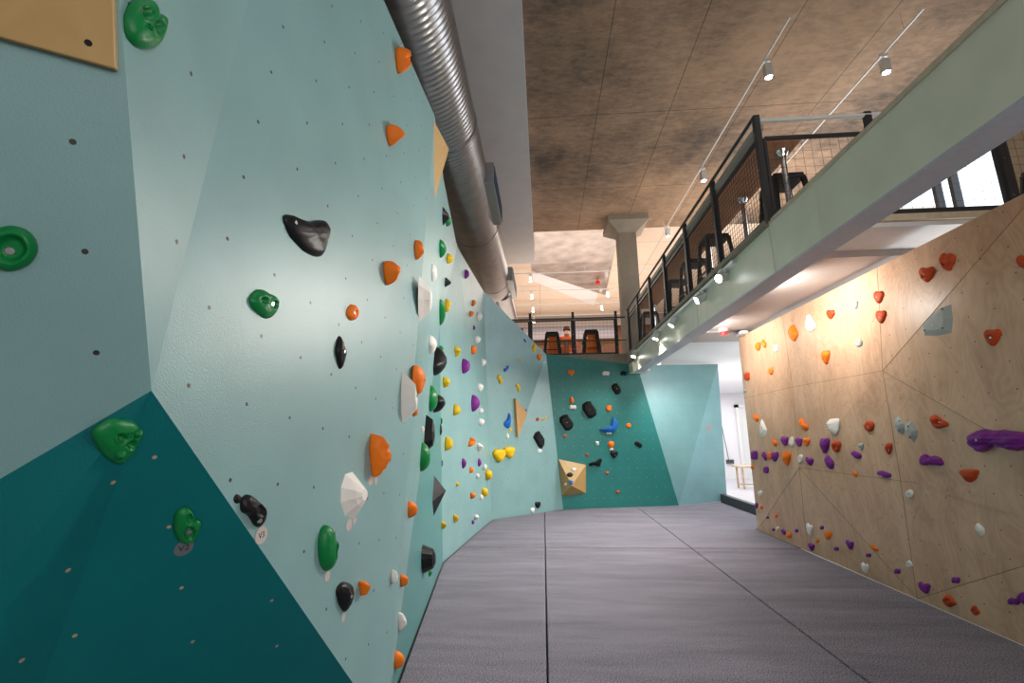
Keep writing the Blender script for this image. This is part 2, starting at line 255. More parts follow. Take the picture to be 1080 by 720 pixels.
HOLD_KIND = {
 'S': {},
 'S2': {'rough': 0.1, 'peak': (-0.1, 0.1)},
 'G': {'q': 2.2, 'rough': 0.04, 'prot': 0.8},
 'GF': {'cut': 1.2, 'smooth': False, 'prot': 0.8, 'rough': 0},
 'GK': {'cut': 1.0, 'smooth': False, 'prot': 0.4, 'rough': 0, 'peak': (0.3, 0.3)},
 'GL': {'cut': 2.5, 'smooth': False, 'prot': 0.4, 'rough': 0},
 'K0': {'rough': 0.07, 'peak': (0.05, 0.1), 'bolt': (0, 0.05)},
 'K1': {'q': 3, 'rough': 0.05, 'prot': 0.45, 'peak': (-0.2, 0), 'pockets': [(-0.4, 0.45, 0.24, 0.6), (0.2, -0.05, 0.3, 0.75)], 'bolt': (-0.4, 0.45), 'flower': (-0.35, -0.1)},
 'K2': {'q': 4, 'rough': 0.04, 'prot': 0.5, 'pockets': [(0.1, 0.0, 0.62, 0.85)], 'bolt': (0.0, -0.15)},
 'K3': {'q': 3, 'rough': 0.05, 'prot': 0.4, 'peak': (-0.15, 0), 'pockets': [(-0.05, 0.3, 0.22, 0.7), (0.38, 0.0, 0.22, 0.75)], 'flower': (0.3, 0.5), 'knobs': [(-0.15, -0.4, 0.2), (0.65, 0.5, 0.2)]},
 'K4': {'q': 3, 'rough': 0.05, 'prot': 0.45, 'peak': (-0.1, 0), 'pockets': [(0.1, 0.5, 0.26, 0.7), (0.1, -0.3, 0.45, 0.7)], 'bolt': (0.1, -0.3)},
 'K5': {'q': 2.8, 'rough': 0.07, 'prot': 0.3, 'peak': (0.2, 0.1), 'bolt': (-0.75, 0.55)},
 'K6': {'q': 2.8, 'rough': 0.05, 'prot': 0.4, 'pockets': [(-0.3, 0.2, 0.26, 0.6), (0.5, -0.05, 0.32, 0.75)], 'bolt': (0.5, -0.05)},
 'K7': {'q': 2.4, 'rough': 0.16, 'prot': 0.5, 'peak': (0.2, 0), 'pockets': [(0.3, -0.3, 0.2, 0.5)], 'bolt': (0.3, -0.3)},
 'K8': {'q': 2.4, 'rough': 0.13, 'prot': 0.5, 'peak': (0.1, 0.1), 'pockets': [(0.2, -0.4, 0.22, 0.5)], 'bolt': (0.2, -0.4)},
 'K9': {'q': 2.6, 'rough': 0.06, 'prot': 0.6, 'pockets': [(0.15, -0.05, 0.4, 0.6)], 'bolt': (0.15, -0.05)},
 'K10': {'q': 2.8, 'rough': 0.16, 'prot': 0.65, 'peak': (0.25, 0.1), 'bolt': (0.1, -0.35)},
 'K11': {'cut': 1.5, 'rough': 0.05, 'prot': 0.45, 'peak': (0.1, 0.0), 'bolt': (0.45, -0.15), 'smooth': False},
 'K12': {'q': 2.6, 'rough': 0.06, 'prot': 0.5, 'pockets': [(0.2, 0, 0.4, 0.4)], 'bolt': (0.1, -0.6)},
 'K13': {'q': 3, 'rough': 0.04, 'prot': 0.6, 'pockets': [(0.45, -0.1, 0.3, 0.7)], 'bolt': (0.1, 0.7)},
 'K14': {'q': 3, 'rough': 0.04, 'prot': 0.8},
 'K15': {'q': 3, 'rough': 0.05, 'prot': 0.6, 'peak': (0, 0.1)},
 'K16': {'q': 2.6, 'rough': 0.02, 'prot': 0.35, 'peak': (0.3, -0.4), 'bolt': (0.25, -0.1)},
 'K17': {'q': 2.8, 'rough': 0.12, 'prot': 0.6, 'pockets': [(-0.1, -0.35, 0.25, 0.6)], 'bolt': (-0.1, -0.35)},
 'K18': {'q': 2.8, 'rough': 0.05, 'prot': 0.5, 'pockets': [(0, 0, 0.35, 0.35)], 'bolt': (0, 0)},
 'K19': {'cut': 1.6, 'rough': 0.04, 'prot': 0.5, 'peak': (-0.4, 0.1), 'holes': [(-0.5, 0.3), (-0.35, 0), (-0.15, -0.25)]},
 'K20': {'q': 2.8, 'rough': 0.12, 'prot': 0.5, 'bolt': (-0.1, 0.1)},
 'K21': {'cut': 1.8, 'rough': 0.03, 'prot': 0.4, 'smooth': False, 'bolt': (-0.1, 0.1), 'holes': [(0.1, 0.55), (0.2, -0.45)]},
 'K22': {'q': 3.2, 'rough': 0.26, 'prot': 0.55, 'bolt': (-0.45, 0.1)},
 'K23': {'q': 2.8, 'rough': 0.13, 'prot': 0.6},
 'F1': {'cut': 1.8, 'rough': 0.06, 'prot': 0.25, 'peak': (0.2, 0), 'smooth': False, 'bolt': (0.3, 0.1)},
 'F2': {'cut': 2.5, 'rough': 0.02, 'prot': 0.25, 'smooth': False, 'holes': [(0.45, 0.45), (-0.5, -0.55), (0.4, -0.6)], 'bolt': (0, -0.2)},
 'FL': {'cut': 3.0, 'rough': 0, 'prot': 0.3, 'smooth': False, 'bolt': (0.1, 0)},
}
# wall, centre, wall normal, half width, half height, depth, colour, outline, kind, seed, segments, rings, label
HOLDS = [
 ('left', [-0.966, 0.884, 2.816], [0.982, 0.185, -0.026], [0.0579, -0.0166], [0.0615, 0.0601], 0.0302, 'green', 'bean', 'K1', 1.37, 48, 14, 'huge green hold with pockets and a flower mark, beside the top left plywood slab'),
 ('left', [-1.201, 0.894, 2.232], [0.533, -0.766, -0.359], [0.0439, -0.0019], [0.0088, 0.0508], 0.0237, 'green', 'ell', 'K2', 2.74, 48, 14, 'large green ring hold with a deep bolted pocket, cut off by the left picture edge'),
 ('left', [-1.107, 1.143, 1.798], [0.886, -0.122, -0.447], [0.0605, -0.0317], [-0.0008, 0.064], 0.0248, 'green', 'egg', 'K3', 4.11, 48, 14, 'green skull-like hold with knobs and holes at the tip of the dark teal facets'),
 ('left', [-1.099, 1.414, 1.544], [0.718, -0.517, -0.467], [0.0382, -0.0152], [-0.0066, 0.0658], 0.0221, 'green', 'bean', 'K4', 5.48, 48, 14, 'green hold with two holes directly above the oval V2 tag'),
 ('left', [-0.996, 1.77, 2.655], [0.998, -0.07, 0.0], [0.1566, -0.0133], [0.0714, 0.0929], 0.0374, 'black', 'bigwedge', 'K5', 0.57, 48, 14, 'big marbled black wedge hold, highest black one on the near left wall'),
 ('left', [-1.012, 1.541, 2.286], [0.998, -0.07, 0.0], [0.0761, -0.008], [0.0223, 0.0522], 0.0258, 'green', 'peanut', 'K6', 1.94, 48, 14, 'green two-hole hold below the big marbled black wedge'),
 ('left', [-0.937, 2.615, 4.344], [0.998, -0.07, 0.0], [0.0422, -0.0106], [0.0396, 0.0979], 0.093, 'orange', 'shield', 'K7', 3.31, 28, 8, 'topmost orange hold under the spiral duct on the left wall'),
 ('left', [-0.943, 2.534, 3.704], [0.998, -0.07, 0.0], [0.0445, -0.0081], [0.0322, 0.0716], 0.0884, 'orange', 'shield', 'K7', 4.68, 28, 8, 'orange wedge hold, second from the top below the spiral duct'),
 ('left', [-0.939, 2.589, 2.79], [0.998, -0.07, 0.0], [0.0393, -0.0088], [0.0144, 0.0768], 0.0832, 'orange', 'heart', 'K8', 6.05, 28, 8, 'orange rounded hold level with the green two-hole hold'),
 ('left', [-0.966, 2.194, 2.431], [0.998, -0.07, 0.0], [0.0544, -0.0054], [0.0148, 0.0418], 0.0291, 'orange', 'ell', 'K9', 1.14, 28, 8, 'small orange single-pocket hold just above the thin marbled black one'),
 ('left', [-0.973, 2.1, 2.207], [0.998, -0.07, 0.0], [0.0413, -0.0105], [0.0075, 0.0788], 0.0289, 'black', 'leaf', 'K0', 2.51, 48, 14, 'thin upright marbled black hold in the middle of the near left wall'),
 ('left', [-0.904, 3.092, 3.153], [0.998, -0.07, 0.0], [0.0325, -0.0071], [0.0137, 0.0735], 0.0583, 'orange', 'egg', 'K8', 3.88, 28, 8, 'small orange pointed hold left of the green half-dome near the duct'),
 ('left', [-0.895, 3.218, 2.811], [0.986, 0.166, -0.03], [0.1381, -0.0981], [0.0424, 0.1559], 0.0829, 'white', 'shard', 'F1', 5.25, 10, 4, 'tall white shard hold below the small orange pointed hold'),
 ('left', [-0.908, 3.184, 2.201], [0.986, 0.166, -0.03], [0.1204, -0.0576], [0.0149, 0.1], 0.0704, 'orange', 'bean', 'K0', 0.34, 48, 14, 'tall orange hold half hidden behind the long white shard'),
 ('left', [-0.913, 2.955, 2.06], [0.998, -0.07, 0.0], [0.0454, -0.0187], [0.0037, 0.1783], 0.0954, 'white', 'shard', 'F1', 1.71, 10, 4, 'longest white shard hold in front of the tall orange one'),
 ('left', [-0.92, 3.218, 1.984], [0.986, 0.166, -0.03], [0.041, -0.016], [0.0029, 0.0358], 0.0355, 'orange', 'leaf', 'S', 3.08, 18, 5, 'sliver of orange hold peeping out beneath the longest white shard'),
 ('left', [-0.943, 2.531, 1.709], [0.998, -0.07, 0.0], [0.0437, -0.0136], [-0.0017, 0.1128], 0.0921, 'orange', 'mushy', 'K10', 4.45, 48, 14, 'chalky large orange hold above the big white tooth hold'),
 ('left', [-0.957, 2.331, 1.524], [0.998, -0.07, 0.0], [0.138, -0.0152], [-0.0165, 0.1183], 0.057, 'white', 'tooth', 'K11', 5.82, 10, 4, 'big white tooth-shaped hold below the chalky large orange one'),
 ('left', [-1.014, 1.514, 1.608], [0.998, -0.07, 0.0], [0.018, -0.0024], [-0.0023, 0.0154], 0.0082, 'black', 'ell', 'S', 0.91, 18, 5, 'tiny black ball hold touching the left of a black wedge hold'),
 ('left', [-1.008, 1.594, 1.559], [0.998, -0.07, 0.0], [0.0618, -0.0084], [-0.0093, 0.0545], 0.0287, 'black', 'slant', 'K12', 2.28, 48, 14, 'black wedge hold with screws above the oval V3 tag'),
 ('left', [-0.973, 2.098, 1.327], [0.998, -0.07, 0.0], [0.0654, -0.0134], [-0.0145, 0.0969], 0.047, 'green', 'bean', 'K13', 3.65, 48, 14, 'tall green pocketed hold at lower middle of the near left wall'),
 ('left', [-0.959, 2.296, 1.067], [0.998, -0.07, 0.0], [0.0783, -0.0089], [-0.0245, 0.0676], 0.0356, 'black', 'egg', 'K0', 5.02, 48, 14, 'glossy black egg-shaped hold beside a small orange wedge hold'),
 ('left', [-0.947, 2.466, 1.054], [0.998, -0.07, 0.0], [0.0213, -0.0046], [-0.0063, 0.0364], 0.0478, 'orange', 'wedge', 'S2', 0.11, 28, 8, 'small orange wedge hold right of the glossy black egg-shaped one'),
 ('left', [-0.918, 2.879, 0.995], [0.998, -0.07, 0.0], [0.0178, -0.0045], [-0.0049, 0.0406], 0.0365, 'white', 'ell', 'K9', 1.48, 18, 5, 'small round white hold with a dark hole low on the near left wall'),
 ('left', [-0.94, 3.141, 0.897], [0.986, 0.166, -0.03], [0.055, -0.0175], [-0.0198, 0.044], 0.0495, 'orange', 'egg', 'G', 2.85, 18, 5, 'small orange hold right beside the round white one with a dark hole'),
 ('left', [-0.955, 3.176, 0.644], [0.993, 0.114, 0.02], [0.0484, -0.006], [-0.0174, 0.0567], 0.0471, 'white', 'arrow', 'S2', 4.22, 28, 8, 'small white ledge hold between two orange ones near the mats'),
 ('left', [-0.944, 3.11, 0.452], [0.993, 0.114, 0.02], [0.0503, -0.0059], [-0.0215, 0.055], 0.0511, 'orange', 'ell', 'G', 5.59, 28, 8, 'lowest orange dome hold at the bottom of the narrow light strip'),
 ('left', [-0.96, 3.334, 1.304], [0.986, 0.166, -0.03], [0.074, -0.0248], [-0.0146, 0.0609], 0.0616, 'orange', 'ell', 'G', 0.68, 28, 8, 'plain orange dome hold on the light strip, left of the black kite volume'),
 ('left', [-1.076, 4.703, 4.255], [0.989, 0.103, -0.104], [0.0732, -0.0843], [0.0378, 0.0755], 0.0733, 'black', 'egg', 'GF', 2.05, 11, 4, 'small black cone hold right under the yellow plywood triangle'),
 ('left', [-1.097, 4.985, 4.338], [0.989, 0.103, -0.104], [0.0597, -0.0541], [0.031, 0.0472], 0.0592, 'green', 'ell', 'G', 3.42, 18, 5, 'small green hold tucked behind the small black cone'),
 ('left', [-1.12, 4.751, 3.885], [0.989, 0.103, -0.104], [0.0828, -0.083], [0.0359, 0.0785], 0.0771, 'green', 'egg', 'G', 4.79, 28, 8, 'green half-dome hold nearest below the black cone by the duct'),
 ('left', [-1.174, 5.436, 4.046], [0.989, 0.103, -0.104], [0.063, -0.0469], [0.0343, 0.052], 0.0733, 'yellow', 'egg', 'G', 6.16, 18, 5, 'topmost yellow hold on the left wall, beside a green half-dome'),
 ('left', [-1.023, 4.071, 3.342], [0.986, 0.166, -0.03], [0.0869, -0.0542], [0.0331, 0.0712], 0.0464, 'white', 'egg', 'G', 1.25, 28, 8, 'flat white hold with two screws left of the black triangle'),
 ('left', [-1.215, 5.536, 3.763], [0.989, 0.103, -0.104], [0.0631, -0.0468], [0.0301, 0.0548], 0.0755, 'black', 'ell', 'GF', 2.62, 16, 4, 'black triangular hold below the topmost yellow one'),
 ('left', [-1.168, 6.758, 4.32], [0.998, -0.056, 0.017], [0.0509, 0.0021], [0.0185, 0.0803], 0.0631, 'purple', 'ell', 'G', 3.99, 18, 5, 'highest purple hold on the left wall near its sloping top'),
 ('left', [-1.246, 5.401, 3.324], [0.989, 0.103, -0.104], [0.0808, -0.1414], [0.0225, 0.1326], 0.0663, 'green', 'ell', 'G', 5.36, 28, 8, 'tall green half-dome touching a yellow hold beside it'),
 ('left', [-1.256, 5.764, 3.519], [0.995, -0.097, -0.008], [0.0425, -0.0081], [0.0122, 0.089], 0.0671, 'yellow', 'egg', 'K9', 0.45, 18, 5, 'yellow hold against the right side of a tall green half-dome'),
 ('left', [-1.132, 7.309, 4.008], [0.998, -0.056, 0.017], [0.0468, 0.0026], [0.0138, 0.0591], 0.0593, 'orange', 'egg', 'G', 1.82, 12, 3, 'upper of two small orange holds left of white ones, high on the far left wall'),
 ('left', [-1.14, 7.085, 3.757], [0.998, -0.056, 0.017], [0.052, 0.0017], [0.0148, 0.048], 0.0692, 'orange', 'ell', 'G', 3.19, 12, 3, 'lower of two small orange holds high on the far left wall'),
 ('left', [-1.106, 7.735, 3.881], [0.998, -0.056, 0.017], [0.0781, 0.0052], [0.0205, 0.0878], 0.0843, 'white', 'egg', 'G', 4.56, 18, 5, 'topmost white hold on the far left wall, right of a small orange one'),
 ('left', [-1.122, 7.351, 3.591], [0.998, -0.056, 0.017], [0.0304, 0.0019], [0.0072, 0.0415], 0.0342, 'purple', 'ell', 'G', 5.93, 12, 3, 'tiny purple hold between two white holds high on the far left wall'),
 ('left', [-1.109, 7.541, 3.427], [0.998, -0.056, 0.017], [0.073, 0.0035], [0.0155, 0.0672], 0.0845, 'white', 'egg', 'G', 1.02, 18, 5, 'white hold just above a square orange one on the far left wall'),
 ('left', [-1.068, 4.219, 2.675], [0.986, 0.166, -0.03], [0.101, -0.0455], [0.0282, 0.0848], 0.0712, 'white', 'leaf', 'G', 2.39, 28, 8, 'flat white hold overlapping the big black teardrop'),
 ('left', [-1.285, 5.514, 2.887], [0.995, -0.097, -0.008], [0.0382, -0.004], [0.0072, 0.0414], 0.0725, 'green', 'ell', 'G', 3.76, 12, 3, 'sliver of green hold showing above the big black teardrop'),
 ('left', [-1.206, 5.016, 2.65], [0.993, 0.114, 0.02], [0.2045, -0.0062], [0.0344, 0.1665], 0.1318, 'black', 'eggup', 'G', 5.13, 48, 14, 'big black teardrop hold below a white one on the narrow strip'),
 ('left', [-1.213, 6.251, 2.985], [0.995, -0.097, -0.008], [0.0487, -0.0061], [0.0089, 0.0745], 0.0786, 'yellow', 'duov', 'G', 0.22, 18, 5, 'yellow bulging hold right of the big black teardrop'),
 ('left', [-1.123, 7.221, 3.187], [0.998, -0.056, 0.017], [0.0671, 0.0034], [0.0126, 0.0796], 0.0826, 'orange', 'egg', 'G', 1.59, 18, 5, 'orange hold beneath a white one, level with the yellow bulging hold'),
 ('left', [-1.173, 6.676, 2.84], [0.995, -0.097, -0.008], [0.0708, -0.0084], [0.0106, 0.1127], 0.1122, 'purple', 'ell', 'G', 2.96, 28, 8, 'upper large purple fin hold on the left wall'),
 ('left', [-1.071, 8.114, 3.126], [0.998, -0.056, 0.017], [0.07, 0.0051], [0.0112, 0.0703], 0.0718, 'white', 'egg', 'G', 4.33, 18, 5, 'white hold at the edge of the window reflection on the far left wall'),
 ('left', [-1.263, 5.782, 2.496], [0.995, -0.097, -0.008], [0.0471, -0.0067], [0.0054, 0.0726], 0.0817, 'yellow', 'slab', 'G', 5.7, 18, 5, 'yellow oval hold right above a green half-dome pair'),
 ('left', [-1.154, 4.64, 2.194], [0.993, 0.114, 0.02], [0.1129, -0.007], [0.0093, 0.136], 0.0795, 'green', 'ell', 'G', 0.79, 28, 8, 'green half-dome partly covering a black hold'),
 ('left', [-1.19, 4.961, 2.17], [0.993, 0.114, 0.02], [0.129, -0.003], [0.013, 0.103], 0.1287, 'black', 'egg', 'G', 2.16, 28, 8, 'black curved hold sticking out behind a green half-dome'),
 ('left', [-1.217, 6.28, 2.171], [0.995, -0.097, -0.008], [0.0548, -0.0064], [0.003, 0.0774], 0.0915, 'yellow', 'eggup', 'G', 3.53, 18, 5, 'yellow banded hold left of the lower purple fin'),
 ('left', [-1.118, 7.283, 2.333], [0.995, -0.097, -0.008], [0.0872, -0.0086], [0.006, 0.1353], 0.119, 'purple', 'ell', 'G', 4.9, 28, 8, 'lower large purple fin hold on the left wall'),
 ('left', [-1.084, 7.741, 2.631], [0.998, -0.056, 0.017], [0.0757, 0.0046], [0.0079, 0.074], 0.0805, 'white', 'egg', 'G', 6.27, 18, 5, 'chunky white hold above the lower purple fin'),
 ('left', [-1.075, 7.778, 2.238], [0.998, -0.056, 0.017], [0.0551, 0.0027], [0.0034, 0.0486], 0.0771, 'white', 'ell', 'G', 1.36, 12, 3, 'small white hold touching the tail of the lower purple fin'),
 ('left', [-1.072, 7.786, 2.047], [0.998, -0.056, 0.017], [0.0736, 0.004], [0.0022, 0.063], 0.0845, 'white', 'egg', 'G', 2.73, 18, 5, 'white round hold below the lower purple fin'),
 ('left', [-1.11, 4.311, 1.847], [0.993, 0.114, 0.02], [0.1153, -0.0124], [0.0011, 0.1969], 0.0894, 'black', 'spear', 'GL', 4.1, 10, 3, 'long flat black slab hold standing above a green half-dome'),
 ('left', [-1.04, 3.908, 1.867], [0.986, 0.166, -0.03], [0.0357, -0.014], [0.0008, 0.0313], 0.026, 'white', 'box', 'S', 5.47, 18, 5, 'tiny square white hold at the left edge of the long black slab'),
 ('left', [-1.276, 5.686, 1.999], [0.995, -0.097, -0.008], [0.0168, -0.0045], [0.0005, 0.0472], 0.0304, 'green', 'ell', 'G', 0.56, 18, 5, 'tiny green hold above a thin black strip'),
 ('left', [-1.261, 5.622, 1.893], [0.993, 0.114, 0.02], [0.0424, -0.0013], [0.0006, 0.0692], 0.0263, 'black', 'spear', 'G', 1.93, 18, 5, 'thin black strip hold below the tiny green one'),
 ('left', [-1.254, 5.941, 1.723], [0.995, -0.097, -0.008], [0.0544, -0.0081], [-0.0009, 0.0895], 0.098, 'yellow', 'eggup', 'G', 3.3, 18, 5, 'large yellow knobbly hold with a thin black tag beneath'),
 ('left', [-1.137, 7.134, 1.726], [0.995, -0.097, -0.008], [0.0693, -0.0048], [-0.0009, 0.0721], 0.0987, 'orange', 'worm2', 'G', 4.67, 18, 5, 'orange knuckle-shaped hold between yellow and white holds'),
 ('left', [-1.085, 7.685, 1.634], [0.995, -0.097, -0.008], [0.0701, -0.0039], [-0.0017, 0.0692], 0.0919, 'white', 'duov', 'G', 6.04, 18, 5, 'white three-fingered hold on the left wall'),
 ('left', [-1.075, 4.049, 1.635], [0.993, 0.114, 0.02], [0.1007, -0.0091], [-0.0042, 0.1259], 0.0841, 'green', 'ell', 'G', 1.13, 48, 14, 'large shiny green half-dome below the long black slab'),
 ('left', [-1.177, 6.75, 1.429], [0.995, -0.097, -0.008], [0.0385, -0.0055], [-0.0022, 0.0729], 0.0609, 'purple', 'egg', 'G', 2.5, 18, 5, 'purple pointed hold with a black tag below, left of an orange ball'),
 ('left', [-1.082, 7.733, 1.388], [0.995, -0.097, -0.008], [0.0403, -0.0038], [-0.0022, 0.069], 0.0535, 'purple', 'ell', 'G', 3.87, 18, 5, 'purple upright hold below the white three-fingered one'),
 ('left', [-1.135, 7.191, 1.305], [0.995, -0.097, -0.008], [0.0435, -0.0033], [-0.003, 0.0494], 0.0602, 'orange', 'ell', 'G', 5.24, 12, 3, 'small orange ball hold right of a purple pointed one'),
 ('left', [-1.039, 8.138, 1.286], [0.998, -0.056, 0.017], [0.0538, 0.0043], [-0.0034, 0.0551], 0.0555, 'white', 'egg', 'G', 0.33, 12, 3, 'small white hold touching the top of a yellow bulb'),
 ('left', [-1.095, 7.613, 1.179], [0.995, -0.097, -0.008], [0.0388, -0.0026], [-0.0032, 0.0448], 0.0581, 'white', 'egg', 'G', 1.7, 12, 3, 'tiny white hold between an orange ball and a yellow bulb'),
 ('left', [-1.024, 8.362, 1.141], [0.998, -0.056, 0.017], [0.106, 0.0077], [-0.0084, 0.0879], 0.1074, 'yellow', 'egg', 'K14', 3.07, 18, 5, 'yellow bulb hold under the pair of giant yellow ones'),
 ('left', [-1.207, 6.472, 1.167], [0.995, -0.097, -0.008], [0.0281, -0.0026], [-0.0028, 0.0316], 0.0451, 'yellow', 'ell', 'G', 4.44, 12, 3, 'lone tiny yellow hold right of the black kite volume'),
 ('left', [-1.054, 8.067, 0.878], [0.995, -0.097, -0.008], [0.0756, -0.0038], [-0.0086, 0.0776], 0.0933, 'yellow', 'egg', 'K14', 5.81, 18, 5, 'yellow bulb hold overlapping a small white foothold'),
 ('left', [-1.071, 7.898, 0.813], [0.995, -0.097, -0.008], [0.0413, -0.0028], [-0.0052, 0.0531], 0.0571, 'white', 'egg', 'G', 0.9, 12, 3, 'small white foothold at the lower left of a yellow bulb'),
 ('left', [-1.13, 7.285, 0.918], [0.995, -0.097, -0.008], [0.0529, -0.0035], [-0.0064, 0.0533], 0.0788, 'orange', 'heart', 'G', 2.27, 12, 3, 'small red-orange foothold left of the yellow bulb with a white foothold'),
 ('left', [-1.182, 5.064, 1.156], [0.993, 0.114, 0.02], [0.1862, -0.0102], [-0.0236, 0.2645], 0.119, 'black', 'kitev', 'GK', 3.64, 4, 4, 'black kite-shaped volume on the narrow mid-teal facet above the mats'),
 ('left', [-1.273, 5.828, 0.752], [0.995, -0.097, -0.008], [0.0394, -0.0047], [-0.007, 0.0501], 0.0682, 'yellow', 'duov', 'G', 5.01, 18, 5, 'lower left knobbly yellow foothold near the mats'),
 ('left', [-1.219, 6.387, 0.737], [0.995, -0.097, -0.008], [0.0405, -0.0046], [-0.0067, 0.0553], 0.0636, 'yellow', 'duov', 'G', 0.1, 18, 5, 'knobbly yellow foothold up and right of its twin near the mats'),
 ('left', [-1.108, 7.534, 0.567], [0.995, -0.097, -0.008], [0.0467, -0.0026], [-0.0076, 0.0431], 0.0709, 'white', 'egg', 'G', 1.47, 12, 3, 'tiny white foothold near the mats beside a purple speck'),
 ('left', [-1.125, 7.37, 0.518], [0.995, -0.097, -0.008], [0.0268, -0.0022], [-0.0046, 0.0346], 0.0393, 'purple', 'ell', 'G', 2.84, 12, 3, 'tiny purple foothold just above the mats'),
 ('left', [-1.082, 4.262, 0.751], [0.993, 0.114, 0.02], [0.1422, -0.0082], [-0.0347, 0.1226], 0.1069, 'black', 'ell', 'GL', 4.21, 16, 3, 'lowest big black half-disc hold above the mats'),
 ('left', [-1.123, 4.662, 0.53], [0.993, 0.114, 0.02], [0.0422, -0.0018], [-0.0114, 0.0343], 0.0289, 'green', 'ell', 'G', 5.58, 18, 5, 'tiny green foothold under the lowest black half-disc'),
 ('left', [-0.343, 9.437, 3.791], [0.811, -0.583, -0.053], [0.0488, -0.0018], [0.0076, 0.043], 0.023, 'blue', 'worm', 'S', 0.67, 12, 3, 'tiny blue hold highest on the window-lit facet'),
 ('left', [-0.156, 9.708, 3.676], [0.811, -0.583, -0.053], [0.075, -0.0031], [0.0107, 0.0836], 0.0397, 'yellow', 'ell', 'S', 2.04, 18, 5, 'yellow hold near the very top corner of the left wall'),
 ('left', [-0.047, 9.875, 3.501], [0.811, -0.583, -0.053], [0.0931, -0.0027], [0.0118, 0.0794], 0.0431, 'amber', 'heart', 'S2', 3.41, 12, 3, 'orange and yellow hold closest to the far top corner'),
 ('left', [-0.432, 9.352, 3.361], [0.811, -0.583, -0.053], [0.0366, -0.0013], [0.0045, 0.0298], 0.0166, 'yellow', 'ell', 'S', 4.78, 12, 3, 'tiny yellow dot hold above the yellow doubles'),
 ('left', [-0.708, 8.988, 3.134], [0.811, -0.583, -0.053], [0.0803, -0.0033], [0.0086, 0.0665], 0.0366, 'blue', 'worm2', 'S', 6.15, 12, 3, 'small forked blue hold in the window reflection'),
 ('left', [-0.827, 8.843, 2.897], [0.811, -0.583, -0.053], [0.083, -0.0049], [0.0073, 0.0917], 0.0437, 'yellow', 'duov', 'S2', 1.24, 18, 5, 'left yellow double hold below the forked blue one'),
 ('left', [-0.495, 9.316, 2.784], [0.811, -0.583, -0.053], [0.0705, -0.0039], [0.0053, 0.0865], 0.0391, 'yellow', 'duov', 'S2', 2.61, 18, 5, 'right yellow double hold above the plywood triangle'),
 ('left', [-0.698, 9.094, 2.114], [0.811, -0.583, -0.053], [0.1211, -0.0075], [0.0024, 0.1511], 0.0677, 'blue', 'drop', 'S2', 3.98, 28, 8, 'large blue horn-shaped hold left of the plywood triangle'),
 ('left', [-0.647, 9.181, 1.936], [0.811, -0.583, -0.053], [0.0406, -0.0018], [0.0002, 0.037], 0.0194, 'yellow', 'ell', 'S', 5.35, 12, 3, 'tiny yellow ball beneath the large blue horn'),
 ('left', [-0.701, 9.116, 1.817], [0.811, -0.583, -0.053], [0.0401, -0.0032], [-0.0002, 0.0649], 0.0255, 'white', 'leaf', 'S', 0.44, 12, 3, 'small white hold with a black screw above the giant yellow pair'),
 ('left', [-0.862, 8.926, 1.453], [0.811, -0.583, -0.053], [0.1742, -0.0065], [-0.0064, 0.1219], 0.0874, 'yellow', 'mushy', 'K15', 1.81, 18, 5, 'left of the pair of giant yellow boulder holds'),
 ('left', [-0.682, 9.172, 1.5], [0.811, -0.583, -0.053], [0.1617, -0.0055], [-0.0051, 0.1131], 0.0811, 'yellow', 'mushy', 'K15', 3.18, 18, 5, 'right of the pair of giant yellow boulder holds'),
 ('left', [-0.35, 9.559, 2.325], [0.811, -0.583, -0.053], [0.0396, -0.0016], [0.0014, 0.039], 0.0197, 'blue', 'ell', 'S', 4.55, 12, 3, 'tiny blue dot hold at the right corner of the plywood triangle'),
 ('left', [-0.113, 9.779, 2.155], [0.669, -0.741, 0.053], [0.0514, 0.003], [0.0008, 0.0401], 0.0227, 'red', 'ell', 'S', 5.92, 12, 3, 'tiny red hold beside a yellow chip on the slanted far left facet'),
 ('left', [0.023, 9.903, 2.166], [0.669, -0.741, 0.053], [0.0712, 0.0041], [0.0011, 0.0502], 0.0299, 'yellow', 'worm2', 'S', 1.01, 12, 3, 'slim yellow chip hold right of the tiny red one'),
 ('left', [-0.088, 9.772, 1.724], [0.669, -0.741, 0.053], [0.1752, 0.0155], [-0.0022, 0.2012], 0.0564, 'black', 'hex', 'FL', 2.38, 9, 3, 'angular black slab hold on the slanted far left facet'),
 ('left', [-0.143, 9.631, 0.449], [0.669, -0.741, 0.053], [0.0769, 0.0052], [-0.0073, 0.0682], 0.0363, 'black', 'heart', 'S2', 3.75, 12, 3, 'small black crescent hold near the floor of the slanted facet'),
 ('left', [-0.252, 9.526, 0.366], [0.669, -0.741, 0.053], [0.0606, 0.0037], [-0.0061, 0.0526], 0.0284, 'white', 'egg', 'S', 5.12, 12, 3, 'small white foothold left of the black crescent at floor level'),
 ('far', [0.654, 10.178, 3.184], [0.182, -0.983, 0.012], [0.0802, 0.0028], [0.0005, 0.0701], 0.045, 'orange', 'heart', 'K9', 0.21, 12, 3, 'topmost orange hold on the dark teal back wall'),
 ('far', [1.443, 10.324, 3.177], [0.182, -0.983, 0.012], [0.0859, 0.0033], [0.0005, 0.0562], 0.0347, 'white', 'long', 'S2', 1.58, 18, 5, 'white hold high on the dark teal back wall'),
 ('far', [1.848, 10.399, 3.178], [0.182, -0.983, 0.012], [0.0767, 0.004], [0.0004, 0.059], 0.0336, 'black', 'long', 'S', 2.95, 12, 3, 'small black hold beside the beam end on the back wall'),
 ('far', [1.662, 10.36, 2.825], [0.182, -0.983, 0.012], [0.1284, 0.009], [0.0002, 0.1425], 0.0406, 'black', 'block', 'FL', 4.32, 10, 3, 'smallest of the three tilted black blocks, nearest the beam'),
